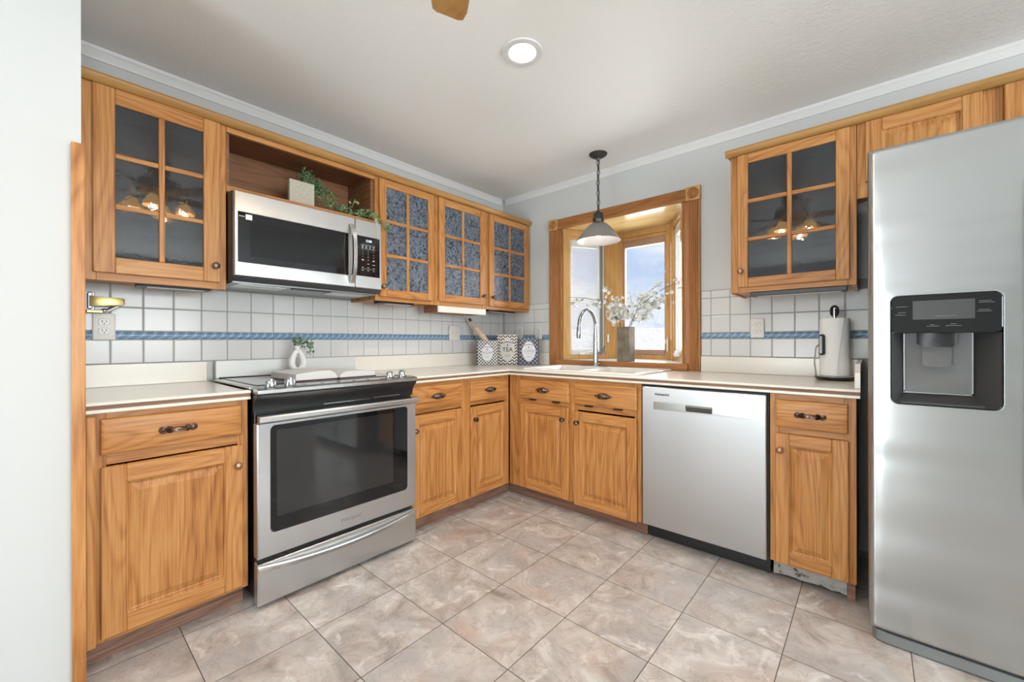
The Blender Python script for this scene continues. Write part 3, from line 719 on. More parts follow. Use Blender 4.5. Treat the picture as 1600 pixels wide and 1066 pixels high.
obj('lamp_cover', MB().box(-1.95, -1.76, -.345, -.315, 1.348, 1.3545, .001), m_black, uv)

# ================================================================== dishwasher
c = thing('dishwasher', 'stainless dishwasher with pocket handle between sink cabinet and narrow cabinet', 'dishwasher', (1.888, 0, 0), None)
obj('body', MB().box(1.594, 2.184, -.595, -.03, .10, .842, .002), m_black, c)
b = MB()
x0, x1 = 1.599, 2.179
b.loops([rr(x0, x1, .092, .836, .004, -.600), rr(x0, x1, .092, .836, .004, -.632), rr(x0 + .003, x1 - .003, .095, .833, .004, -.635)], True, True)
dd_ = obj('door', b, m_steel, c)
band = obj('handle_band', MB().loops([rr(1.662, 2.117, .719, .761, .006, -.6345), rr(1.662, 2.117, .719, .761, .006, -.6354), rr(1.664, 2.115, .721, .759, .005, -.6357)]), mat('band_steel', (.50, .50, .49), .33, 1.0), dd_)
m_pocket = mat('pocket_steel', (.16, .165, .16), .3, .9)
obj('pocket_handle', MB().prism_x([(-.6355, .725), (-.6355, .757), (-.642, .757), (-.646, .750), (-.641, .735), (-.637, .726)], 1.830, 1.953), m_pocket, dd_)
text('KitchenAid', .0165, m_ink, dd_, (1.707, -.6356, .8), name='brand_lettering', bold=.0006)
obj('toe_panel', MB().box(1.600, 2.184, -.556, -.540, .005, .098, .002), m_black, c)
obj('side_gasket', MB().box(2.1805, 2.1875, -.612, -.596, .095, .840), m_slot, c)

# ================================================================== refrigerator
FX0, FX1 = 2.527, 3.437
c = thing('refrigerator', 'stainless side-by-side refrigerator with black in-door water dispenser', 'refrigerator', (2.98, -.40, 0), None)
m_fside = mat('fridge_side_paint', (.06, .062, .064), .45)
obj('cabinet', MB().box(FX0 + .006, FX1 - .006, -.720, -.03, .02, 1.745, .004), m_fside, c)
def fr(x0, x1, z0, z1, r, y): return [(p[0], y, p[1]) for p in rrect(x0, x1, z0, z1, r, 5)]
def bulged_door(name, x0, x1, hole=None):
    b = MB(); z0, z1 = .052, 1.768
    outer = [fr(x0, x1, z0, z1, .006, -.735), fr(x0, x1, z0, z1, .008, -.802), fr(x0 + .004, x1 - .004, z0 + .004, z1 - .004, .008, -.812), fr(x0 + .013, x1 - .013, z0 + .012, z1 - .012, .008, -.8195), fr(x0 + .016, x1 - .016, z0 + .016, z1 - .016, .008, -.8203), fr(x0 + .020, x1 - .020, z0 + .020, z1 - .020, .010, -.8204)]
    if hole:
        h = hole
        b.loops(outer + [fr(h[0] - .012, h[1] + .012, h[2] - .012, h[3] + .012, .030, -.8216), fr(h[0], h[1], h[2], h[3], .022, -.822), fr(h[0] + .003, h[1] - .003, h[2] + .003, h[3] - .003, .020, -.816)], True, False)
    else: b.loops(outer + [fr(x0 + .1, x1 - .1, z0 + .1, z1 - .1, .02, -.822)], True, True)
    return obj(name, b, m_steel_f, c)
fd = bulged_door('freezer_door', FX0, 2.930, (2.586, 2.844, .862, 1.237))
rd = bulged_door('fridge_door', 2.936, FX1)
for par, hx in ((fd, 2.908), (rd, 2.962)):
    obj('handle', MB().tube([(hx, -.820, .55), (hx, -.870, .56), (hx, -.880, .62), (hx, -.880, 1.52), (hx, -.870, 1.58), (hx, -.820, 1.59)], .013, 12), m_steel_p, par)
b = MB().loops([fr(2.5855, 2.8445, .8615, 1.2375, .0225, -.8235), fr(2.583, 2.847, .859, 1.240, .025, -.8235), fr(2.583, 2.847, .859, 1.240, .025, -.820), fr(2.5855, 2.8445, .8615, 1.2375, .0225, -.820), fr(2.5855, 2.8445, .8615, 1.2375, .0225, -.8235)], False, False)
dsp = obj('dispenser', MB().loops([fr(2.588, 2.842, 1.108, 1.235, .018, -.800), fr(2.588, 2.842, 1.108, 1.235, .018, -.823), fr(2.590, 2.840, 1.110, 1.233, .016, -.8245)]), m_gloss, fd)
obj('bezel', b, m_chrome, dsp)
obj('display', MB().box(2.642, 2.784, -.8252, -.8240, 1.153, 1.216), m_dgrey, dsp)
b = MB()
def dsh(x, z, w, h=.0016): b.box(x - w / 2, x + w / 2, -.8254, -.8238, z - h / 2, z + h / 2)
for x, z, w in ((2.615, 1.198, .030), (2.615, 1.178, .020), (2.612, 1.170, .026), (2.806, 1.208, .026), (2.808, 1.203, .034), (2.804, 1.180, .024), (2.804, 1.175, .032), (2.688, 1.135, .010), (2.690, 1.130, .030), (2.737, 1.137, .014), (2.737, 1.131, .036), (2.72, 1.163, .050)): dsh(x, z, w)
obj('legend', b, mat('dim_legend', (.16, .16, .16), .5), dsp)
# recess: tapered well
m_well = mat('well_grey', (.15, .148, .145), .38, .2)
def wl(x0, x1, z0, z1, y): return [(x0, y, z0), (x1, y, z0), (x1, y, z1), (x0, y, z1)]
b = MB().loops([wl(2.589, 2.841, .865, 1.108, -.821), wl(2.592, 2.838, .868, 1.108, -.815)], False, False)
b.loops([wl(2.592, 2.838, .868, 1.108, -.815), wl(2.612, 2.806, .886, 1.108, -.775), wl(2.622, 2.790, .896, 1.108, -.742)], False, False)
obj('side_walls', b, m_dgrey, dsp, 20)
b = MB().loops([wl(2.622, 2.790, .900, 1.108, -.742), wl(2.630, 2.776, .975, 1.100, -.741)], False, True)
obj('back_wall', b, m_well, dsp)
obj('chute', MB().loops([wl(2.655, 2.748, 1.070, 1.112, -.76), wl(2.655, 2.748, 1.070, 1.112, -.80), wl(2.668, 2.736, 1.060, 1.110, -.806)], True, True), m_black, dsp)
m_padl = mat('clear_paddle', (.30, .30, .295), .08, 0.0, Transmission_Weight=.5)
obj('paddle', MB().loops([[(p[0], y, p[1]) for p in rrect(2.668, 2.738, .992, 1.066, .016, 4)] for y in (-.768, -.776)]), m_padl, dsp)
for x0, x1 in ((2.6225, 2.6255), (2.7865, 2.7895)): obj('recess_highlight', MB().prism_x([(-.7425, .899), (-.7425, 1.107), (-.752, 1.107), (-.752, .905)], x0, x1), m_chrome, dsp)  # chrome bars added to imitate bright highlight lines on the recess walls
obj('drip_tray', MB().box(2.612, 2.806, -.815, -.745, .866, .8725, .001), m_dgrey, dsp)
gr = [(FX0 + .012, -.700), (FX0 + .010, -.775), (FX0 + .022, -.795), (FX0 + .05, -.802), (FX1 - .05, -.802), (FX1 - .022, -.795), (FX1 - .010, -.775), (FX1 - .012, -.700)]
obj('base_grille', MB().prism_z(gr, .006, .042), m_grey, c)
for sx in (FX0 + .08, FX1 - .08):
    for sy in (-.66, -.10): obj('foot', MB().lathe([(.02, 0), (.02, .012), (.012, .015), (.012, .022)], (sx, sy, 0), 12), m_black, c)

# ================================================================== bay window
w1 = struct('window_1', MB().prism_z([(.640, .0), (1.617, .0), (1.617, .12), (1.374, .444), (.883, .444), (.640, .12)], 1.995, 2.03), pine_x)   # soffit board
sill = obj('sill', MB().prism_z([(.640, -.028), (1.617, -.028), (1.617, .12), (1.374, .434), (.883, .434), (.640, .12)], .903, .933), mat('white_sill', (.74, .74, .73), .25), w1)
sill['label'] = 'white laminate sill'
obj('sill_edge', MB().box(.602, 1.641, -.036, -.0285, .888, .934, .003), trim_x, w1)
# jamb liners through the wall
obj('jamb_liner', MB().box(.636, .652, .001, .125, .933, 1.995).box(1.605, 1.619, .001, .125, .933, 1.994), pine_z, w1)
def fluted(x0, x1, z0, z1, side):
    xs = [(x0, -.008), (x0, -.018), (x0 + .004, -.021)]
    inner0, inner1 = (x0 + .008, x1 - .045) if side > 0 else (x0 + .045, x1 - .008)
    if side < 0: xs += [(x0 + .012, -.013), (x0 + .040, -.013), (x0 + .042, -.021)]
    k = 5; wv = (inner1 - inner0) / k
    for i in range(k):
        a = inner0 + i * wv
        xs += [(a + wv * .15, -.021), (a + wv * .3, -.0165), (a + wv * .5, -.015), (a + wv * .7, -.0165), (a + wv * .85, -.021)]
    if side > 0: xs += [(x1 - .042, -.021), (x1 - .040, -.013), (x1 - .012, -.013)]
    xs += [(x1 - .004, -.021), (x1, -.018), (x1, -.008)]
    return MB().prism_z(xs, z0, z1)
obj('side_casing', fluted(.529, .652, ZK + .001, 1.988, 1), trim_z, w1, 50)
obj('side_casing', fluted(1.604, 1.716, ZK + .001, 1.988, -1), trim_z, w1, 50)
hp_ = [(-.001, 1.992), (-.014, 1.992), (-.019, 1.997), (-.021, 2.004)]
for i in range(5):
    a = 2.008 + i * .012; hp_ += [(-.021, a), (-.016, a + .003), (-.0155, a + .006), (-.016, a + .009)]
hp_ += [(-.021, 2.068), (-.019, 2.072), (-.001, 2.073)]
obj('head_casing', MB().prism_x(hp_, .616, 1.628), trim_x, w1, 50)
for x0, x1 in ((.527, .615), (1.629, 1.719)):
    k = obj('corner_block', MB().box(x0, x1, -.026, -.001, 1.989, 2.078, .002), pine_z, w1)
    obj('rosette', MB().lathe([(.036, 0), (.036, .002), (.033, .004), (.029, .0015), (.026, .004), (.020, .005), (.016, .0015), (.012, .003), (.006, .006), (.0, .007)], ((x0 + x1) / 2, -.026, 2.0335), 28, 'y'), trim_z, k, 25)
def pane(p0, p1, jl, sl, gl0, gl1, sr, jr, sash_mat, extra=None):
    """one bay panel from p0 to p1; all numbers measured along the panel from p0"""
    p0 = Vector((p0[0], p0[1], 0)); p1 = Vector((p1[0], p1[1], 0)); d = (p1 - p0); L = d.length; a = math.atan2(d.y, d.x)
    Mx = Matrix.Translation(p0) @ Matrix.Rotation(a, 4, 'Z')
    b = MB().box(0, jl, -.01, .06, .933, 1.994, .003).box(L - jr, L, -.01, .06, .933, 1.994, .003).box(jl, L - jr, 0, .06, .933, .968, .003).box(jl, L - jr, 0, .06, 1.945, 1.994, .003).box(jl, L - jr, .012, .06, 1.918, 1.945, .003)
    b.box(jl, jl + .012, -.004, .05, .968, 1.92, .002).box(L - jr - .012, L - jr, -.004, .05, .968, 1.92, .002)
    fr_ = obj('frame', b.xf(Mx), [pine_z], w1)
    b = MB().box(jl + .012, gl0, .014, .05, .968, 1.918, .003).box(gl1, L - jr - .012, .014, .05, .968, 1.918, .003).box(gl0, gl1, .014, .05, .968, 1.012, .003).box(gl0, gl1, .014, .05, 1.862, 1.918, .003)
    sa = obj('sash', b.xf(Mx), sash_mat, w1)
    obj('glass_pane', MB().box(gl0, gl1, .030, .034, 1.012, 1.862).xf(Mx), m_wglass, sa, 0)
    return Mx, sa, L
m_sashw = mat('white_sash', (.72, .72, .70), .35)
m_sashb = mat('brown_sash', (.42, .27, .19), .4)
B0, B1, B2, B3 = (.652, .0), (.893, .434), (1.364, .434), (1.605, .0)
Mx, sa, L = pane(B0, B1, .055, 0, .090, .350, 0, .085, m_sashw)
obj('screen_edge', MB().box(.352, .376, .004, .013, .97, 1.915).xf(Mx), m_grey, sa)
obj('crank_operator', MB().box(.15, .24, -.012, .013, .969, .985, .004).tube([(.20, -.012, .985), (.23, -.02, .992), (.27, -.02, .992)], .005, 8).xf(Mx), m_wplast, sa)
obj('sash_lock', MB().box(.408, .424, -.022, -.0105, 1.07, 1.14, .004).xf(Mx), m_wplast, sa)
b = MB()
for i in range(74): b.quad([(.092, .024, 1.016 + i * .0114), (.348, .024, 1.016 + i * .0114), (.348, .028, 1.0235 + i * .0114), (.092, .028, 1.0235 + i * .0114)])
bl = obj('blind_slats', b.xf(Mx), mat('blind_white', (.74, .75, .77), .6), sa, 0); bl['label'] = 'closed white mini-blind behind the pane'
Mx, sa, L = pane(B1, B2, .052, 0, .082, .416, 0, .028, m_sashb)
obj('sash_lock', MB().box(.424, .436, -.006, .013, 1.06, 1.09, .003).box(.424, .434, .004, .014, 1.62, 1.64, .002).xf(Mx), m_wplast, sa)
obj('lock_lever', MB().tube([(.452, -.012, 1.10), (.456, -.026, 1.08), (.456, -.028, 1.03), (.452, -.014, 1.00)], .006, 8).xf(Mx), m_wplast, sa)
Mx, sa, L = pane(B2, B3, .085, 0, .125, .405, 0, .055, m_sashw)
obj('crank_operator', MB().box(.19, .30, -.014, .013, .969, .990, .004).lathe([(.014, .99), (.012, 1.005), (.004, 1.012)], (.25, -.004, 0), 12).xf(Mx), m_wplast, sa)
# outside the window
struct('ground', MB().box(-30, 40, .6, 60, -1.3, -1.2), mat('dry_grass', (.34, .33, .26), .9))
m_shing = mat('pale_shingles', (.70, .68, .67), .85); t = NT(m_shing)
br = t.n('TexBrick'); br.inputs['Scale'].default_value = 1; br.inputs['Color1'].default_value = (.80, .78, .77, 1); br.inputs['Color2'].default_value = (.64, .62, .62, 1); br.inputs['Mortar'].default_value = (.45, .43, .43, 1)
br.inputs['Brick Width'].default_value = .35; br.inputs['Row Height'].default_value = .22; br.inputs['Mortar Size'].default_value = .02
t.l(t.mapping(t.obj(), (1, 1, 1)), br.inputs['Vector']); t.l(br.outputs['Color'], t.p.inputs['Base Color'])
c = thing('neighbour_house', 'pale shingled house roof seen through the middle window pane', 'house', (-1.5, 12, -1.2), None)
obj('wall', MB().box(-9, 4.5, 10.6, 17.4, -1.2, .35), mat('house_siding', (.55, .53, .50), .8), c)
obj('roof', MB().loops([[(x, 10.0, .25), (x, 14.0, 1.62), (x, 18.0, .25), (x, 18.0, .10), (x, 10.0, .10)] for x in (-9.6, 5.1)]), m_shing, c)

# ================================================================== lamps
c = thing('pendant_lamp', 'ribbed metal cone pendant on a chain above the sink', 'lamp', (1.124, -.261, 1.77), None)
px, py = 1.124, -.261
obj('canopy', MB().lathe([(.062, ZC - .0005), (.062, ZC - .005), (.055, ZC - .012), (.030, ZC - .026), (.014, ZC - .032), (.010, ZC - .045), (.0, ZC - .046)][::-1], (px, py, 0), 28), m_iron, c)
b = MB(); z = ZC - .046; i = 0
while z > 1.985:
    l = []
    for k in range(14):
        a = 2 * PI * k / 14; u_ = .0100 * math.cos(a); w_ = .0205 * math.sin(a)
        l.append((px + (u_ if i % 2 == 0 else 0) + .0015 * math.sin(i), py + (u_ if i % 2 else 0), z - .014 + w_))
    l.append(l[0]); l.append(l[1]); b.tube(l, .0027, 6, caps=False); z -= .0345; i += 1
obj('chain', b, m_iron, c)
obj('cord', MB().tube([(px + .003, py, ZC - .04), (px - .003, py + .003, 2.2), (px + .003, py - .002, 2.08), (px, py, 1.96)], .0022, 6), m_black, c)
obj('socket_cap', MB().lathe([(.0, 1.985), (.008, 1.984), (.012, 1.972), (.030, 1.962), (.036, 1.952), (.038, 1.925), (.041, 1.921), (.038, 1.916), (.037, 1.895)][::-1], (px, py, 0), 28), m_iron, c)
m_rib = mat('ribbed_metal', (.42, .41, .39), .30, .9)
m_refl = mat('white_reflector', (.52, .51, .49), .4, .4)
L = []; n = 144
def ringp(r, z, amp): return [(px + (r + amp * math.cos(22 * 2 * PI * k / n)) * math.cos(2 * PI * k / n), py + (r + amp * math.cos(22 * 2 * PI * k / n)) * math.sin(2 * PI * k / n), z) for k in range(n)]
for r, z in ((.037, 1.897), (.060, 1.880), (.090, 1.850), (.120, 1.812), (.146, 1.776), (.150, 1.770)): L.append(ringp(r, z, .0034 if 1.78 < z < 1.89 else 0))
sh = obj('shade', MB().loops(L, False, False), m_rib, c, 60)
obj('reflector', MB().loops([ringp(r, z, 0) for r, z in ((.150, 1.7695), (.147, 1.769), (.141, 1.775), (.114, 1.811), (.084, 1.848), (.054, 1.877), (.034, 1.892))], False, False), m_refl, sh, 60)
obj('bulb', MB().lathe([(.0, 1.80), (.014, 1.803), (.024, 1.818), (.026, 1.832), (.018, 1.856), (.013, 1.880), (.013, 1.895)], (px, py, 0), 18), m_bulbw, c)
c = thing('recessed_light', 'white round recessed ceiling light with glowing lens', 'light', (1.372, -1.372, ZC - .012), None)
lx, ly = 1.372, -1.372
obj('trim_ring', MB().lathe([(.061, ZC - .003), (.062, ZC - .006), (.074, ZC - .008), (.088, ZC - .006), (.0905, ZC - .001), (.0905, ZC - .0005)], (lx, ly, 0), 40, cap0=False, cap1=False), m_trimw, c)
obj('baffle', MB().lathe([(.0605, ZC - .003), (.0585, ZC + .012), (.050, ZC + .040), (.047, ZC + .046)], (lx, ly, 0), 40, cap0=False, cap1=False), m_baffle, c)
obj('lens', MB().lathe([(.047, ZC + .046), (.044, ZC + .040), (.036, ZC + .028), (.020, ZC + .020), (.0, ZC + .018)], (lx, ly, 0), 40, cap0=False, cap1=True), m_lamp, c)
l = bpy.data.lights.new('recessed_light_lamp', 'SPOT'); l.energy = 44; l.spot_size = 2.3; l.spot_blend = .8; l.color = (1, .92, .82); l.shadow_soft_size = .03
lo = bpy.data.objects.new('recessed_light_lamp', l); COL.objects.link(lo); lo.location = (lx, ly, ZC + .012)
l = bpy.data.lights.new('pendant_bulb_lamp', 'POINT'); l.energy = .9; l.color = (1, .95, .88); l.shadow_soft_size = .026
lo = bpy.data.objects.new('pendant_bulb_lamp', l); COL.objects.link(lo); lo.location = (px, py, 1.79)
# ceiling fan (one blade reaches into the frame)
FCX, FCY = 2.0, -2.225
c = thing('ceiling_fan', 'ceiling fan with oak blades, one blade tip showing at the top', 'fan', (FCX, FCY, 2.03), None)
obj('motor', MB().lathe([(.0, 2.368), (.07, 2.367), (.072, 2.33), (.05, 2.30), (.06, 2.27), (.11, 2.255), (.125, 2.22), (.125, 2.17), (.10, 2.145), (.06, 2.135), (.05, 2.10), (.03, 2.09), (.0, 2.09)][::-1], (FCX, FCY, 0), 32), m_brass, c)
base_a = math.atan2(.055, -.086)
for k in range(5):
    a = base_a + k * 2 * PI / 5; Mx = Matrix.Translation((FCX, FCY, 2.155)) @ Matrix.Rotation(a, 4, 'Z') @ Matrix.Rotation(math.radians(10), 4, 'X')
    pts = [(.16, -.046), (.56, -.058), (.595, -.050), (.602, -.036), (.602, .036), (.595, .050), (.56, .058), (.16, .046)]
    bl = obj('blade', MB().prism_z(pts, -.004, .004).xf(Mx), rail_x, c)
    obj('blade_iron', MB().box(.09, .22, -.02, .02, .004, .008, .001).xf(Mx), m_brass, bl)
for k in range(4):
    a = math.radians(20 + 90 * k); sx, sy = FCX + .15 * math.cos(a), FCY + .15 * math.sin(a)
    s = obj('lamp_shade', MB().lathe([(.020, 2.115), (.035, 2.095), (.052, 2.06), (.060, 2.035), (.058, 2.035), (.050, 2.06), (.033, 2.093)], (sx, sy, 0), 24, cap0=False, cap1=False), m_amber, c)
    obj('bulb', MB().lathe([(.0, 2.04), (.016, 2.046), (.022, 2.065), (.012, 2.10)], (sx, sy, 0), 14), m_bulb, s)
    obj('lamp_arm', MB().tube([(FCX + .03 * math.cos(a), FCY + .03 * math.sin(a), 2.11), (FCX + .10 * math.cos(a), FCY + .10 * math.sin(a), 2.135), (sx, sy, 2.115)], .008, 8), m_brass, s)
for k in range(4):
    a = math.radians(20 + 90 * k)
    l = bpy.data.lights.new('fan_light_lamp', 'POINT'); l.energy = 2.0; l.color = (1, .86, .66); l.shadow_soft_size = .012
    lo = bpy.data.objects.new('fan_light_lamp', l); COL.objects.link(lo); lo.location = (FCX + .15 * math.cos(a), FCY + .15 * math.sin(a), 2.032)
# under-cabinet light bars
def bar(wall, x0, x1, y0, z1, label, cat='light bar'):
    c = thing('under_cabinet_light', label, cat, ((x0 + x1) / 2, y0, z1 - .022), wall, 'under-cabinet lights')
    obj('housing', MB().box(x0, x1, y0 - .045, y0 + .045, z1 - .022, z1, .002), m_black, c)
    obj('diffuser', MB().box(x0 + .03, x1 - .02, y0 - .038, y0 - .005, z1 - .026, z1 - .0215, .001), mat('diffuser', (.42, .43, .43), .3), c)
bar('L', -2.52, -2.27, -.20, ZB + .006 - .0005, 'black light bar under the cabinet left of the microwave')
bar('L', -1.42, -1.18, -.245, ZB + .006 - .0005, 'black light bar under the cabinet just right of the microwave')
bar('L', -.47, -.16, -.225, ZB + .006 - .0005, 'black light bar under the corner cabinet beside the cream-fronted box')
bar(None, 2.05, 2.45, -.25, ZB + .006 - .0005, 'black light bar under the dark-glass cabinet right of the window')
c = thing('under_cabinet_box', 'shallow box with cream front hung under the corner cabinet', 'box', (-.77, -.2, 1.283), 'L')
obj('box_body', MB().box(-.995, -.545, -.296, -.14, 1.286, 1.3405, .001), dark_in, c)
obj('front_board', MB().box(-1.000, -.540, -.312, -.297, 1.283, 1.328, .002), m_lam, c)

# ================================================================== outlets
def outlet(wall, x, z, label, kind='outlet', w=.070, h=.114):
    c = thing('wall_outlet' if kind == 'outlet' else 'wall_switch', label, 'outlet' if kind == 'outlet' else 'switch', (x, -.016, z - h / 2), wall, 'wall plates on the tiles')
    f = -.0225
    pl = obj('plate', MB().nested(x - w / 2, x + w / 2, z - h / 2, z + h / 2, [(0, -.0165), (0, f + .003), (.002, f + .001), (.005, f)], r=.004, n=3, cap0=True), m_plate, c)
    if kind == 'outlet':
        for dz in (-.0195, .0195):
            n = 24; zz = z + dz
            lp = []
            for i in range(n):
                a = 2 * PI * i / n; lp.append((x + max(-.0172, min(.0172, .0172 * 1.15 * math.cos(a))), zz + max(-.0135, min(.0135, .0165 * math.sin(a)))))
            r_ = obj('receptacle', MB().loops([[(p, f + .0002, q) for p, q in lp], [(p, f - .0018, q) for p, q in lp]]), m_plate, pl)
            sl = MB().box(x - .0075, x - .0052, f - .0022, f - .0010, zz - .001, zz + .008).box(x + .0052, x + .0075, f - .0022, f - .0010, zz, zz + .008)
            sl.lathe([(.0025, .0010), (.0025, .0022)], (x, f, zz - .0062), 8, 'y'); obj('slots', sl, m_slot, r_)
            rg = MB().loops([[(x + (p - x) * 1.07, f - .0001, zz + (q - zz) * 1.08) for p, q in lp], [(x + (p - x) * 1.07, f - .0006, zz + (q - zz) * 1.08) for p, q in lp]]); obj('rim', rg, m_grey, r_)
    else:
        for dx in (-.023, .023):
            obj('toggle', MB().box(x + dx - .005, x + dx + .005, f - .010, f, z - .009, z + .012, .002), m_plate, pl)
    obj('screw', MB().lathe([(.003, 0), (.003, .001), (.0, .0015)], (x, f, z), 10, 'y'), m_plate, pl)
outlet('L', -2.604, 1.151, 'ivory outlet beside the oak strip at the far left', w=.072, h=.116)
outlet('L', -.604, 1.148, 'ivory double switch plate left of the sugar canister', 'switch', .112, .118)
outlet(None, .208, 1.152, 'ivory outlet in the corner behind the black-and-white tea canister')
outlet(None, .416, 1.152, 'ivory outlet between coffee canister and window casing')
outlet(None, 2.033, 1.157, 'ivory outlet right of the window above the dishwasher')
c = thing('brass_bracket', 'brass and chrome wall bracket above the outlet at far left', 'bracket', (-2.60, -.009, 1.20), 'L')
obj('wall_plate', MB().box(-2.662, -2.632, -.014, -.0095, 1.222, 1.300, .002).box(-2.656, -2.640, -.045, -.014, 1.226, 1.296, .003), m_steel_d, c)
ar = MB().loops([[(x, y, z0), (x, y - .012, z0), (x, y - .014, (z0 + z1) / 2), (x, y - .012, z1), (x, y, z1)] for x, y, z0, z1 in ((-2.650, -.040, 1.236, 1.282), (-2.630, -.046, 1.238, 1.279), (-2.590, -.046, 1.243, 1.277), (-2.550, -.046, 1.245, 1.276), (-2.541, -.043, 1.249, 1.272))])
obj('brass_arm', ar, m_brass, c)
obj('lower_arm', MB().box(-2.660, -2.608, -.052, -.012, 1.208, 1.222, .003), m_brass, c)
obj('brace', MB().tube([(-2.600, -.030, 1.216), (-2.562, -.040, 1.242)], .009, 10).ball((-2.604, -.034, 1.220), .011, n=2), m_chrome, c)
# ================================================================== canisters
def canmat(name, kind):
    m = mat(name, (.7, .7, .7), .35); t = NT(m); s = t.n('SeparateXYZ'); t.l(t.obj(), s.inputs[0])
    x = t.m('ADD', s.outputs[0], t.m('MULTIPLY', s.outputs[1], 1.0)); z = s.outputs[2]
    if kind == 'sugar':
        p = t.m('SUBTRACT', t.m('FRACT', t.m('MULTIPLY', t.m('ADD', x, z), 40.0)), .5); q = t.m('SUBTRACT', t.m('FRACT', t.m('MULTIPLY', t.m('SUBTRACT', x, z), 40.0)), .5)
        f = t.m('LESS_THAN', t.m('MAXIMUM', t.m('ABSOLUTE', p), t.m('ABSOLUTE', q)), .35)
        c = t.mix(f, (.70, .69, .68), (.045, .04, .05))
    elif kind == 'tea':
        tri = t.m('PINGPONG', x, .0185)
        st = t.m('LESS_THAN', t.m('FRACT', t.m('ADD', t.m('MULTIPLY', z, 40.0), t.m('MULTIPLY', tri, 40.0))), .5)
        seam = t.m('GREATER_THAN', t.m('ABSOLUTE', t.m('SUBTRACT', t.m('FRACT', t.m('DIVIDE', x, .0185)), .5)), .45)
        c = t.mix(t.m('MAXIMUM', st, seam), (.012, .011, .012), (.72, .68, .62))
    else:
        w = t.m('MULTIPLY', t.m('SINE', t.m('MULTIPLY', z, 2 * PI * 40)), .10)
        p = t.m('ABSOLUTE', t.m('SUBTRACT', t.m('FRACT', t.m('MULTIPLY', t.m('ADD', x, z), 30.0)), .5)); q = t.m('ABSOLUTE', t.m('SUBTRACT', t.m('FRACT', t.m('MULTIPLY', t.m('SUBTRACT', x, z), 30.0)), .5))
        f = t.m('LESS_THAN', t.m('MINIMUM', p, q), .075)
        c = t.mix(f, (.022, .024, .060), (.42, .42, .46))
    t.l(c, t.p.inputs['Base Color']); return m
m_paper = mat('label_paper', (.62, .60, .57), .5)
m_paperw = mat('label_white', (.72, .72, .75), .5)
def canister(kind, px_c, wd, ht, dep, depth, label, lid=True, word='TEA', lab=None, wsize=.034, tilt=0.0):
    cen = CAM + fw * depth + rt * ((px_c - 800) / FPX * depth); cen.z = ZK + .0005
    g = YAW + tilt
    c = bpy.data.objects.new('canister', None); COL.objects.link(c); ORG[c.name] = (0, 0, 0)
    c.location = cen; c.rotation_euler = (0, 0, g); tag(c, label, 'canister', 'printed tin canisters'); c.empty_display_size = .05
    m = canmat(kind + '_print', kind); w2 = wd / 2
    if lid:
        b = MB().loops([[(p[0], p[1], z) for p in rrect(-w2 + i, w2 - i, i, dep - i, .010, 4)] for z, i in ((0, .003), (.003, 0), (ht - .006, 0), (ht - .001, .003), (ht, .008))])
    else:
        O = [(0, .003), (.003, 0), (ht - .002, 0), (ht, .001), (ht, .004), (.01, .004)]
        b = MB().loops([[(p[0], p[1], z) for p in rrect(-w2 + i, w2 - i, i, dep - i, .010, 4)] for z, i in O])
    obj('tin', b, m, c)
    lw, lh, lz = lab; n = 40
    pts = []
    for i in range(n):
        a = 2 * PI * i / n; r = 1 + .035 * math.cos(4 * a)
        pts.append((lw / 2 * r * math.cos(a), lz + lh / 2 * r * math.sin(a)))
    lb = obj('label_oval', MB().loops([[(p, .0008, q) for p, q in pts], [(p, -.0008, q) for p, q in pts]]), m_paperw if kind != 'tea' else m_paper, c)
    ink = m_ink if kind == 'tea' else mat('grey_ink', (.20, .20, .24), .5)
    text(word, wsize, ink, lb, (0, -.0009, lz), name='lettering', bold=.0006 if kind == 'tea' else 0)
    b = MB()
    for k in (-1, 1):
        b.box(-lw * .26, lw * .26, -.0012, -.0009, lz + k * wsize * .78 - .0006, lz + k * wsize * .78 + .0006)
    arc = [(lw * .33 * math.cos(a), lz + lh * .24 + lh * .10 * math.sin(a)) for a in [PI * i / 10 for i in range(11)]]
    for (xa, za), (xb, zb) in zip(arc, arc[1:]): b.quad([(xa, -.0010, za), (xb, -.0010, zb), (xb, -.0010, zb + .006), (xa, -.0010, za + .006)])
    b.box(-.003, .003, -.0012, -.0009, lz + lh * .17, lz + lh * .27).box(-.007, .007, -.0012, -.0009, lz + lh * .17, lz + lh * .19)
    b.box(-lw * .18, lw * .18, -.0012, -.0009, lz - lh * .28, lz - lh * .265)
    obj('flourish', b, ink, lb)
    return c
canister('sugar', 761.3, .164, .200, .098, 3.275, 'small white tin canister with dark dots and SUGAR oval label', False, 'SUGAR', (.088, .130, .105), .026)
canister('tea', 793.0, .179, .252, .075, 3.385, 'tallest tin canister, black-and-white herringbone with TEA oval label', True, 'TEA', (.118, .182, .125), .048)
canister('coffee', 826.2, .165, .222, .055, 3.345, 'navy lattice tin canister with white COFFEE oval label next to the window casing', True, 'COFFEE', (.108, .160, .112), .027)
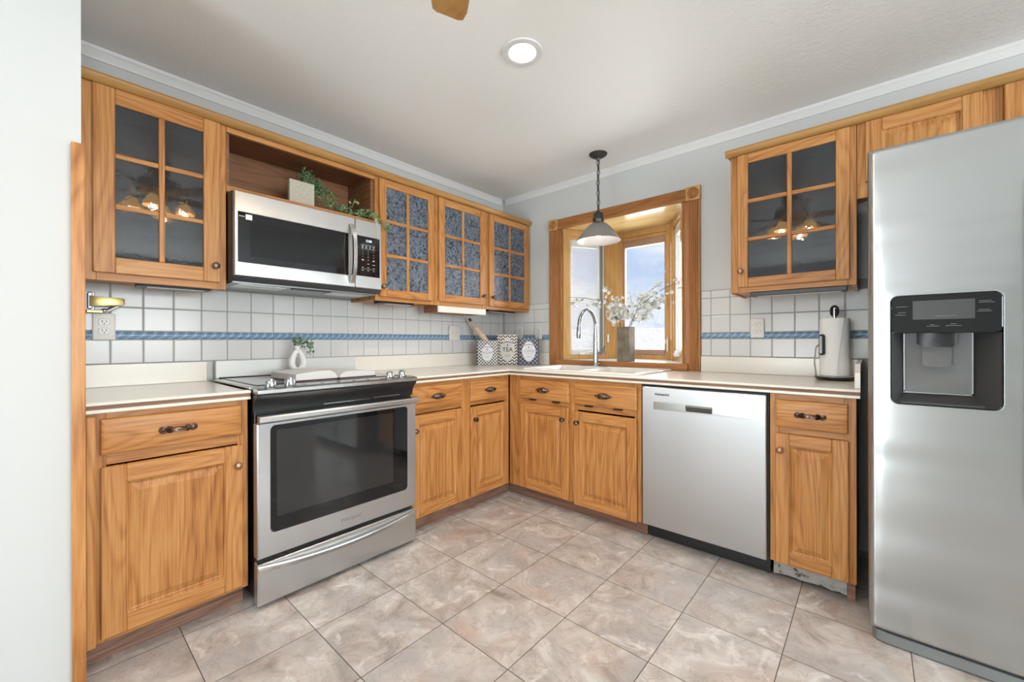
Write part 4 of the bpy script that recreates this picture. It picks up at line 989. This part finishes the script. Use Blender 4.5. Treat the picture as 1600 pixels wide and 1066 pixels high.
# rolling pin standing in the sugar canister
def at(px_, py_, depth): return CAM + fw * depth + r2 * ((px_ - 800) / FPX * depth) + u2 * ((533 - py_) / FPX * depth)
A0 = at(774, 556, 3.385); A1 = at(764.5, 535, 3.385); A2 = at(743.2, 515.5, 3.40) ; 
a = at(770, 547, 3.325); tip = at(732.5, 497.5, 3.34); dv = (tip - a).normalized(); Lp = (tip - a).length
c = thing('rolling_pin', 'wooden rolling pin leaning out of the sugar canister', 'rolling pin', tuple(a), None)
m_beech = wood('beech', 'z', (.50, .36, .24), (.62, .47, .34), (.68, .54, .41), .45, 30)
obj('roller', MB().tube([a, a + dv * .003, a + dv * (Lp * .70), a + dv * (Lp * .715)], [.021, .0235, .0235, .020], 18), m_beech, c)
obj('handle', MB().tube([a + dv * (Lp * .717), a + dv * (Lp * .74), a + dv * (Lp * .80), a + dv * (Lp * .90)], [.009, .010, .0115, .010], 14), m_beech, c)
obj('handle_tip', MB().tube([a + dv * (Lp * .90), a + dv * (Lp * .93), a + dv * (Lp * .98), a + dv * Lp], [.010, .012, .011, .004], 14), m_iron, c)

# ================================================================== open book on the cooktop
c = thing('book', 'open book lying face up on the black cooktop', 'book', (.40, RC + .02, .9008), None)
c.rotation_euler = (0, 0, math.radians(90 + 2)); ORG[c.name] = (0, 0, 0)
m_page = mat('book_page', (.66, .655, .64), .7)
m_edge = mat('page_edges', (.60, .59, .57), .8)
m_cover = mat('maroon_cover', (.10, .03, .03), .5)
W_, H_ = .205, .285
obj('cover', MB().box(-W_ - .004, W_ + .004, -H_ / 2 - .003, H_ / 2 + .003, .0, .003, .001), m_cover, c)
for s, th0 in ((-1, .036), (1, .026)):
    N = 14; top = []
    for i in range(N + 1):
        u = i / N; top.append((s * (.002 + (W_ - .004) * u), .006 + th0 * (min(1, u * 5) ** .6) * (1 - .30 * u) + (.004 * math.sin(PI * u))))
    prof = [(s * .010, .0032)] + top + [(s * (W_ - .001), .0032)]
    f0 = [(x, -H_ / 2, z) for x, z in prof]; f1 = [(x, H_ / 2, z) for x, z in prof]
    obj('page_block', MB().loops([f0, f1]), m_page, c, 40)

# ================================================================== little vase and sprigs on the range
def leafy(b, stem, n, size, spread, rnd, mi=0, droop=0.0):
    stem = [Vector(p) for p in stem]
    for i in range(n):
        u = (i + rnd.random()) / n * (len(stem) - 1); k = min(int(u), len(stem) - 2); p = stem[k].lerp(stem[k + 1], u - k)
        d = Vector((rnd.uniform(-1, 1), rnd.uniform(-1, 1), rnd.uniform(-.5, 1) - droop)).normalized()
        q = p + d * spread * rnd.uniform(.4, 1); s = size * rnd.uniform(.7, 1.25)
        w = d.cross(Vector((rnd.uniform(-1, 1), rnd.uniform(-1, 1), rnd.uniform(-1, 1)))).normalized(); nn = d.cross(w).normalized()
        t0, t1, m0 = q - d * s * .1, q + d * s, q + d * s * .5
        v = [b.bm.verts.new(x) for x in (t0, m0 + w * s * .36 + nn * s * .08, t1, m0 - w * s * .36 + nn * s * .08, m0 - nn * s * .04)]
        for tri in ((0, 1, 4), (1, 2, 4), (2, 3, 4), (3, 0, 4)):
            f = b.bm.faces.new([v[j] for j in tri]); f.material_index = mi if rnd.random() < .62 else mi + 1
R_ = random.Random(3)
m_leaf = mat('leaf_green', (.045, .13, .05), .45); m_leafl = mat('leaf_light', (.20, .33, .16), .45)
m_leafy = mat('leaf_yellow_green', (.30, .40, .14), .45); m_stem = mat('stem_brown', (.09, .07, .045), .7)
m_ceram = mat('matte_white_ceramic', (.74, .73, .71), .5)
VX, VY = .150, -1.853
c = thing('vase', 'small white open-loop ceramic vase standing behind the book on the range', 'vase', (VX, VY, .9008), None)
loop = []; N = 32
for i in range(N):
    a = 2 * PI * i / N
    w = .033 * math.sin(a); z = .074 - .056 * math.cos(a)
    w *= 1 - .40 * max(0, (z - .06) / .07)
    loop.append((VX, VY + w, .9008 + z + .002))
loop += loop[:2]
b = MB().tube(loop, [.0185 - .005 * max(0, (p[2] - .9508) / .08) for p in loop], 14, caps=False)
b.lathe([(.024, 0), (.026, .003), (.026, .010), (.018, .018)], (VX, VY, .9008), 20)
b.lathe([(.012, .128), (.016, .136), (.0175, .156), (.0165, .158), (.013, .150), (.0, .148)], (VX, VY, .9008), 20)
obj('body', b, m_ceram, c)
tp = Vector((VX, VY, 1.052))
for nm, st, n, lab in (('leafy_sprig', [tp, tp + Vector((0, .002, .030)), tp + Vector((.0, .0, .050))], 46, 'upright green sprig in the small white vase'),
                  ('leafy_sprig', [tp + Vector((.004, .012, .0)), tp + Vector((.01, .035, .030)), tp + Vector((.015, .058, .016)), tp + Vector((.015, .064, -.045))], 60, 'drooping green sprig hanging right from the small white vase')):
    g = thing(nm, lab, 'sprig', tuple(st[0]), None, 'sprigs in the small vase')
    obj('stem', MB().tube(st, .0014, 6), m_stem, g)
    b = MB(); leafy(b, st, n, .017, .016, R_); obj('leaves', b, [m_leaf, m_leafl], g, 0)

# ================================================================== potted plant in the niche
c = thing('decorative_block', 'pale square woven-look block standing in the niche above the microwave', 'ornament', (-1.88, -.27, 1.8065), 'L')
m_woven = mat('pale_woven_pot', (.50, .47, .38), .8); t = NT(m_woven)
s = t.n('SeparateXYZ'); t.l(t.obj(), s.inputs[0])
wv = t.noise(t.mapping(t.obj(), (60, 60, 260)), 1, 2); t.l(t.ramp(wv, [(.3, (.40, .37, .29)), (.7, (.58, .55, .46))]), t.p.inputs['Base Color']); t.bump(wv, .3, .002)
b = MB(); p0, p1, q0, q1 = -1.942, -1.818, -.285, -.262
O = lambda i, z: [(p0 + i, q0 + i, z), (p1 - i, q0 + i, z), (p1 - i, q1 - i, z), (p0 + i, q1 - i, z)]
b.loops([O(.003, 1.8068), O(0, 1.809), O(0, 1.925), O(.002, 1.927)]); obj('face_panel', b, m_woven, c); obj('rear_panel', MB().box(p0 + .004, p1 - .004, q1 + .0005, q1 + .006, 1.810, 1.922), m_grey, c)
c = thing('trailing_plant', 'trailing green plant spilling right along the niche shelf over the microwave', 'plant', (-1.72, -.22, 1.8065), 'L')
stems = []
R_ = random.Random(11)
base = Vector((-1.84, -.21, 1.90))
for i in range(26):
    e = Vector((-1.80 + R_.uniform(-.05, .07), -.19 + R_.uniform(-.05, .05), R_.uniform(1.93, 2.03)))
    stems.append(([base, base.lerp(e, .5) + Vector((.0, 0, .025)), e], 16, .016))
for i in range(16):
    e = Vector((-1.74 + R_.uniform(-.04, .08), -.235 + R_.uniform(-.05, .03), R_.uniform(1.822, 1.90)))
    stems.append(([base, base.lerp(e, .5) + Vector((.02, 0, .05)), e], 16, .016))
main = [base, Vector((-1.76, -.24, 1.90)), Vector((-1.68, -.26, 1.838)), Vector((-1.60, -.275, 1.826)), Vector((-1.53, -.29, 1.826)), Vector((-1.48, -.33, 1.818)), Vector((-1.43, -.352, 1.775)), Vector((-1.385, -.350, 1.768))]
m2 = [Vector((-1.66, -.26, 1.835)), Vector((-1.60, -.275, 1.86)), Vector((-1.585, -.28, 1.912))]
m3 = [Vector((-1.56, -.28, 1.828)), Vector((-1.51, -.29, 1.855)), Vector((-1.47, -.335, 1.835))]
m4 = [Vector((-1.72, -.24, 1.85)), Vector((-1.63, -.24, 1.845)), Vector((-1.54, -.25, 1.835)), Vector((-1.49, -.27, 1.83))]
b = MB(); s = MB()
for st, n, sz in stems:
    s.tube(st, .0011, 5); leafy(b, st, n, .015, .014, R_)
for st, n in ((main, 120), (m2, 16), (m3, 24), (m4, 60)):
    s.tube(st, .0014, 5); leafy(b, st, n, .019, .016, R_, 2 if st is not m4 else 0)
obj('leaves', b, [m_leaf, m_leafl, m_leafl, m_leafy], c, 0); obj('stems', s, m_leafl, c)
rt_ = MB()
for i in range(7):
    a = Vector((-1.525 + .012 * R_.uniform(-1, 1), -.395 - .02 + .012, 1.78)); a.y = -.408
    rt_.tube([Vector((-1.515, -.330, 1.818)), Vector((-1.52, -.400, 1.790)), a, a + Vector((R_.uniform(-.008, .016), -.001, -R_.uniform(.02, .05)))], .0007, 4)
a = Vector((-1.522, -.408, 1.78)); rt_.tube([a, a + Vector((.006, 0, -.05)), a + Vector((.010, 0, -.115))], .0009, 4)
obj('pale_roots', rt_, mat('pale_root', (.62, .62, .58), .6), c)

# ================================================================== vase of blossom in the bay
c = thing('vase', 'square brown-and-grey metal vase on the white window sill', 'vase', (1.176, .047, .933), None)
m_vase = mat('weathered_metal', (.24, .20, .15), .45, .5); t = NT(m_vase)
t.l(t.ramp(t.noise(t.obj(), 16, 4), [(.35, (.17, .14, .10)), (.65, (.30, .26, .19))]), t.p.inputs['Base Color'])
vx0, vx1, vy0, vy1 = 1.128, 1.224, .0, .095
O = lambda i, z: [(vx0 + i, vy0 + i, z), (vx1 - i, vy0 + i, z), (vx1 - i, vy1 - i, z), (vx0 + i, vy1 - i, z)]
obj('body', MB().loops([O(.002, .9335), O(0, .936), O(0, 1.184), O(.001, 1.186), O(.003, 1.186), O(.003, .945)]), m_vase, c)
m_petal = mat('white_petal', (.80, .80, .76), .5, Subsurface_Weight=0.0); m_pgrey = mat('petal_backlit_grey', (.44, .47, .42), .5); m_twig = mat('twig', (.14, .11, .09), .7)  # grey-green petals paint backlit shade into white blossom, also hint at leaves
def blossom(b, p, s, rnd):
    d = Vector((rnd.uniform(-1, 1), rnd.uniform(-1.3, .5), rnd.uniform(-.6, 1))).normalized()
    w = d.cross(Vector((rnd.random(), rnd.random(), 1))).normalized(); n = d.cross(w)
    mi = 0 if rnd.random() < .75 else 1
    for k in range(5):
        a = 2 * PI * k / 5; e = (w * math.cos(a) + n * math.sin(a)); f_ = (w * math.cos(a + 1.57) + n * math.sin(a + 1.57))
        v = [b.bm.verts.new(x) for x in (p, p + e * s * .6 + f_ * s * .42 + d * s * .25, p + e * s + d * s * .4, p + e * s * .6 - f_ * s * .42 + d * s * .25)]
        q = b.bm.faces.new(v); q.material_index = mi
    
def branch(label, pts, side, nb, sp, s=.012, seed=1, dens=None):
    rnd = random.Random(seed); pts = [Vector(p) for p in pts]
    g = thing('blossom_branch', label, 'branch', tuple(pts[0]), None, 'blossom branches in the square vase')
    tb = MB().tube(pts, [.0035] + [.0026] * (len(pts) - 2) + [.0012], 6); b = MB()
    allp = [pts]
    for sd in side:
        sd = [Vector(p) for p in sd]; tb.tube(sd, .0014, 5); allp.append(sd)
    for i in range(nb):
        L = rnd.choice(allp if len(allp) == 1 else allp + allp[1:]); u = rnd.uniform(.45 if L is pts else .15, 1.0) * (len(L) - 1); k = min(int(u), len(L) - 2)
        p = L[k].lerp(L[k + 1], u - k) + Vector((rnd.gauss(0, sp), rnd.gauss(0, sp), rnd.gauss(0, sp)))
        blossom(b, p, s * 1.18 * rnd.uniform(.7, 1.3), rnd)
    obj('stem', tb, m_twig, g); obj('blossoms', b, [m_petal, m_pgrey], g, 0)
V = Vector((1.165, .045, 1.18))
branch('blossom branch arching far left from the square vase across the window', [(1.150, .045, 1.00), (1.140, .03, 1.20), (1.10, .02, 1.33), (1.00, .0, 1.385), (.87, -.02, 1.415), (.72, -.03, 1.43)], [[(.87, -.02, 1.415), (.80, -.03, 1.38), (.76, -.02, 1.39)], [(1.0, 0, 1.385), (.93, -.01, 1.36)]], 46, .018, .013, 2)
branch('dense white blossom branch leaning just left above the square vase', [(1.160, .04, 1.00), (1.150, .02, 1.20), (1.115, -.01, 1.29), (1.075, -.03, 1.37), (1.055, -.03, 1.45)], [[(1.115, -.01, 1.29), (1.15, -.02, 1.34), (1.15, -.03, 1.40)], [(1.13, 0, 1.25), (1.09, -.02, 1.28)], [(1.13, 0, 1.25), (1.165, -.01, 1.29)]], 130, .024, .015, 3)
branch('blossom branch rising right of centre in front of the middle pane', [(1.180, .06, 1.00), (1.190, .07, 1.19), (1.225, .10, 1.28), (1.245, .12, 1.36), (1.30, .13, 1.43), (1.37, .13, 1.475), (1.42, .11, 1.50)], [[(1.225, .10, 1.28), (1.20, .09, 1.35), (1.195, .09, 1.42)], [(1.21, .08, 1.25), (1.17, .08, 1.30)], [(1.245, .12, 1.36), (1.30, .12, 1.40)]], 95, .026, .013, 4)
branch('wide backlit grey-green blossom branch reaching lowest right from the square vase', [(1.200, .07, 1.00), (1.200, .07, 1.18), (1.225, .09, 1.27), (1.29, .10, 1.36), (1.38, .10, 1.42), (1.47, .08, 1.46), (1.565, .03, 1.47)], [[(1.215, .08, 1.23), (1.28, .09, 1.27), (1.36, .08, 1.28)], [(1.26, .1, 1.31), (1.33, .09, 1.33), (1.42, .08, 1.34)], [(1.29, .10, 1.36), (1.36, .1, 1.36), (1.43, .09, 1.38)]], 165, .026, .013, 5)

# ================================================================== paper towel
HX, HY = 2.398, -.185
c = thing('towel_holder', 'black-based upright paper towel holder at the right end of the worktop', 'towel holder', (HX, HY, ZK), None)
b = MB().lathe([(.070, .0006), (.073, .002), (.078, .010), (.082, .014), (.082, .018), (.078, .020), (.0, .020)], (HX, HY, ZK), 40); obj('base', b, m_black, c)
obj('base_rim', MB().lathe([(.0795, .0195), (.082, .0185), (.0825, .021), (.079, .0225), (.060, .0225), (.058, .020)], (HX, HY, ZK), 40, cap0=False, cap1=False), m_chrome, c)
obj('post', MB().tube([(HX, HY, ZK + .02), (HX, HY, 1.24)], .008, 12), m_chrome, c)
rg = [(HX + .013 * math.cos(a), HY, 1.225 + .020 * math.sin(a) + (.008 if math.sin(a) > 0 else 0)) for a in [2 * PI * i / 20 for i in range(20)]]; rg += rg[:2]
obj('top_ring', MB().tube(rg, .006, 8, caps=False), m_black, c)
ax, ay = HX - .066, HY - .028
obj('tension_arm', MB().tube([(ax - .006, ay, ZK + .022), (ax - .012, ay - .003, .97), (ax - .006, ay - .010, 1.045), (ax + .004, ay - .020, 1.060)], .0035, 8), m_chrome, c)
o = MB().loops([[(p[0], y, p[1]) for p in rrect(-.012, .012, -.052, .052, .0115, 5)] for y in (.0, -.010)]).xf(Matrix.Translation((HX - .043, HY - .052, 1.062)) @ Matrix.Rotation(math.radians(-38), 4, 'Z'))
ap = obj('arm_pad', o, m_black, c)
obj('pad_plate', MB().loops([[(p[0], y, p[1]) for p in rrect(-.007, .007, -.044, .044, .0068, 5)] for y in (-.0095, -.0125)]).xf(Matrix.Translation((HX - .043, HY - .052, 1.062)) @ Matrix.Rotation(math.radians(-38), 4, 'Z')), m_chrome, ap)
c = thing('paper_towel_roll', 'white paper towel roll with a loose end on the black holder', 'paper towel', (HX, HY, ZK + .0228), None)
m_towel = mat('paper_towel', (.76, .76, .75), .9); t = NT(m_towel); t.bump(t.noise(t.obj(), 260, 2), .15, .001)
zb, zt = ZK + .0235, 1.192
obj('roll', MB().lathe([(.012, zb), (.058, zb), (.060, zb + .004), (.060, zt - .005), (.058, zt), (.012, zt), (.012, zb)], (HX, HY, 0), 48, cap0=False, cap1=False), m_towel, c)
L = []
for k in range(9):
    u = k / 8; z = zb + .001 + (zt - zb - .002) * u
    a0, a1 = math.radians(206), math.radians(282 + 28 * (u ** 1.6)); rr0 = .0606
    L.append([(HX + (rr0 + .004 * j / 12) * math.cos(a0 + (a1 - a0) * j / 12), HY + (rr0 + .004 * j / 12) * math.sin(a0 + (a1 - a0) * j / 12), z) for j in range(13)] +
             [(HX + rr0 * math.cos(a0 + (a1 - a0) * j / 12), HY + rr0 * math.sin(a0 + (a1 - a0) * j / 12), z) for j in range(12, -1, -1)])
obj('loose_sheet', MB().loops(L), m_towel, c)
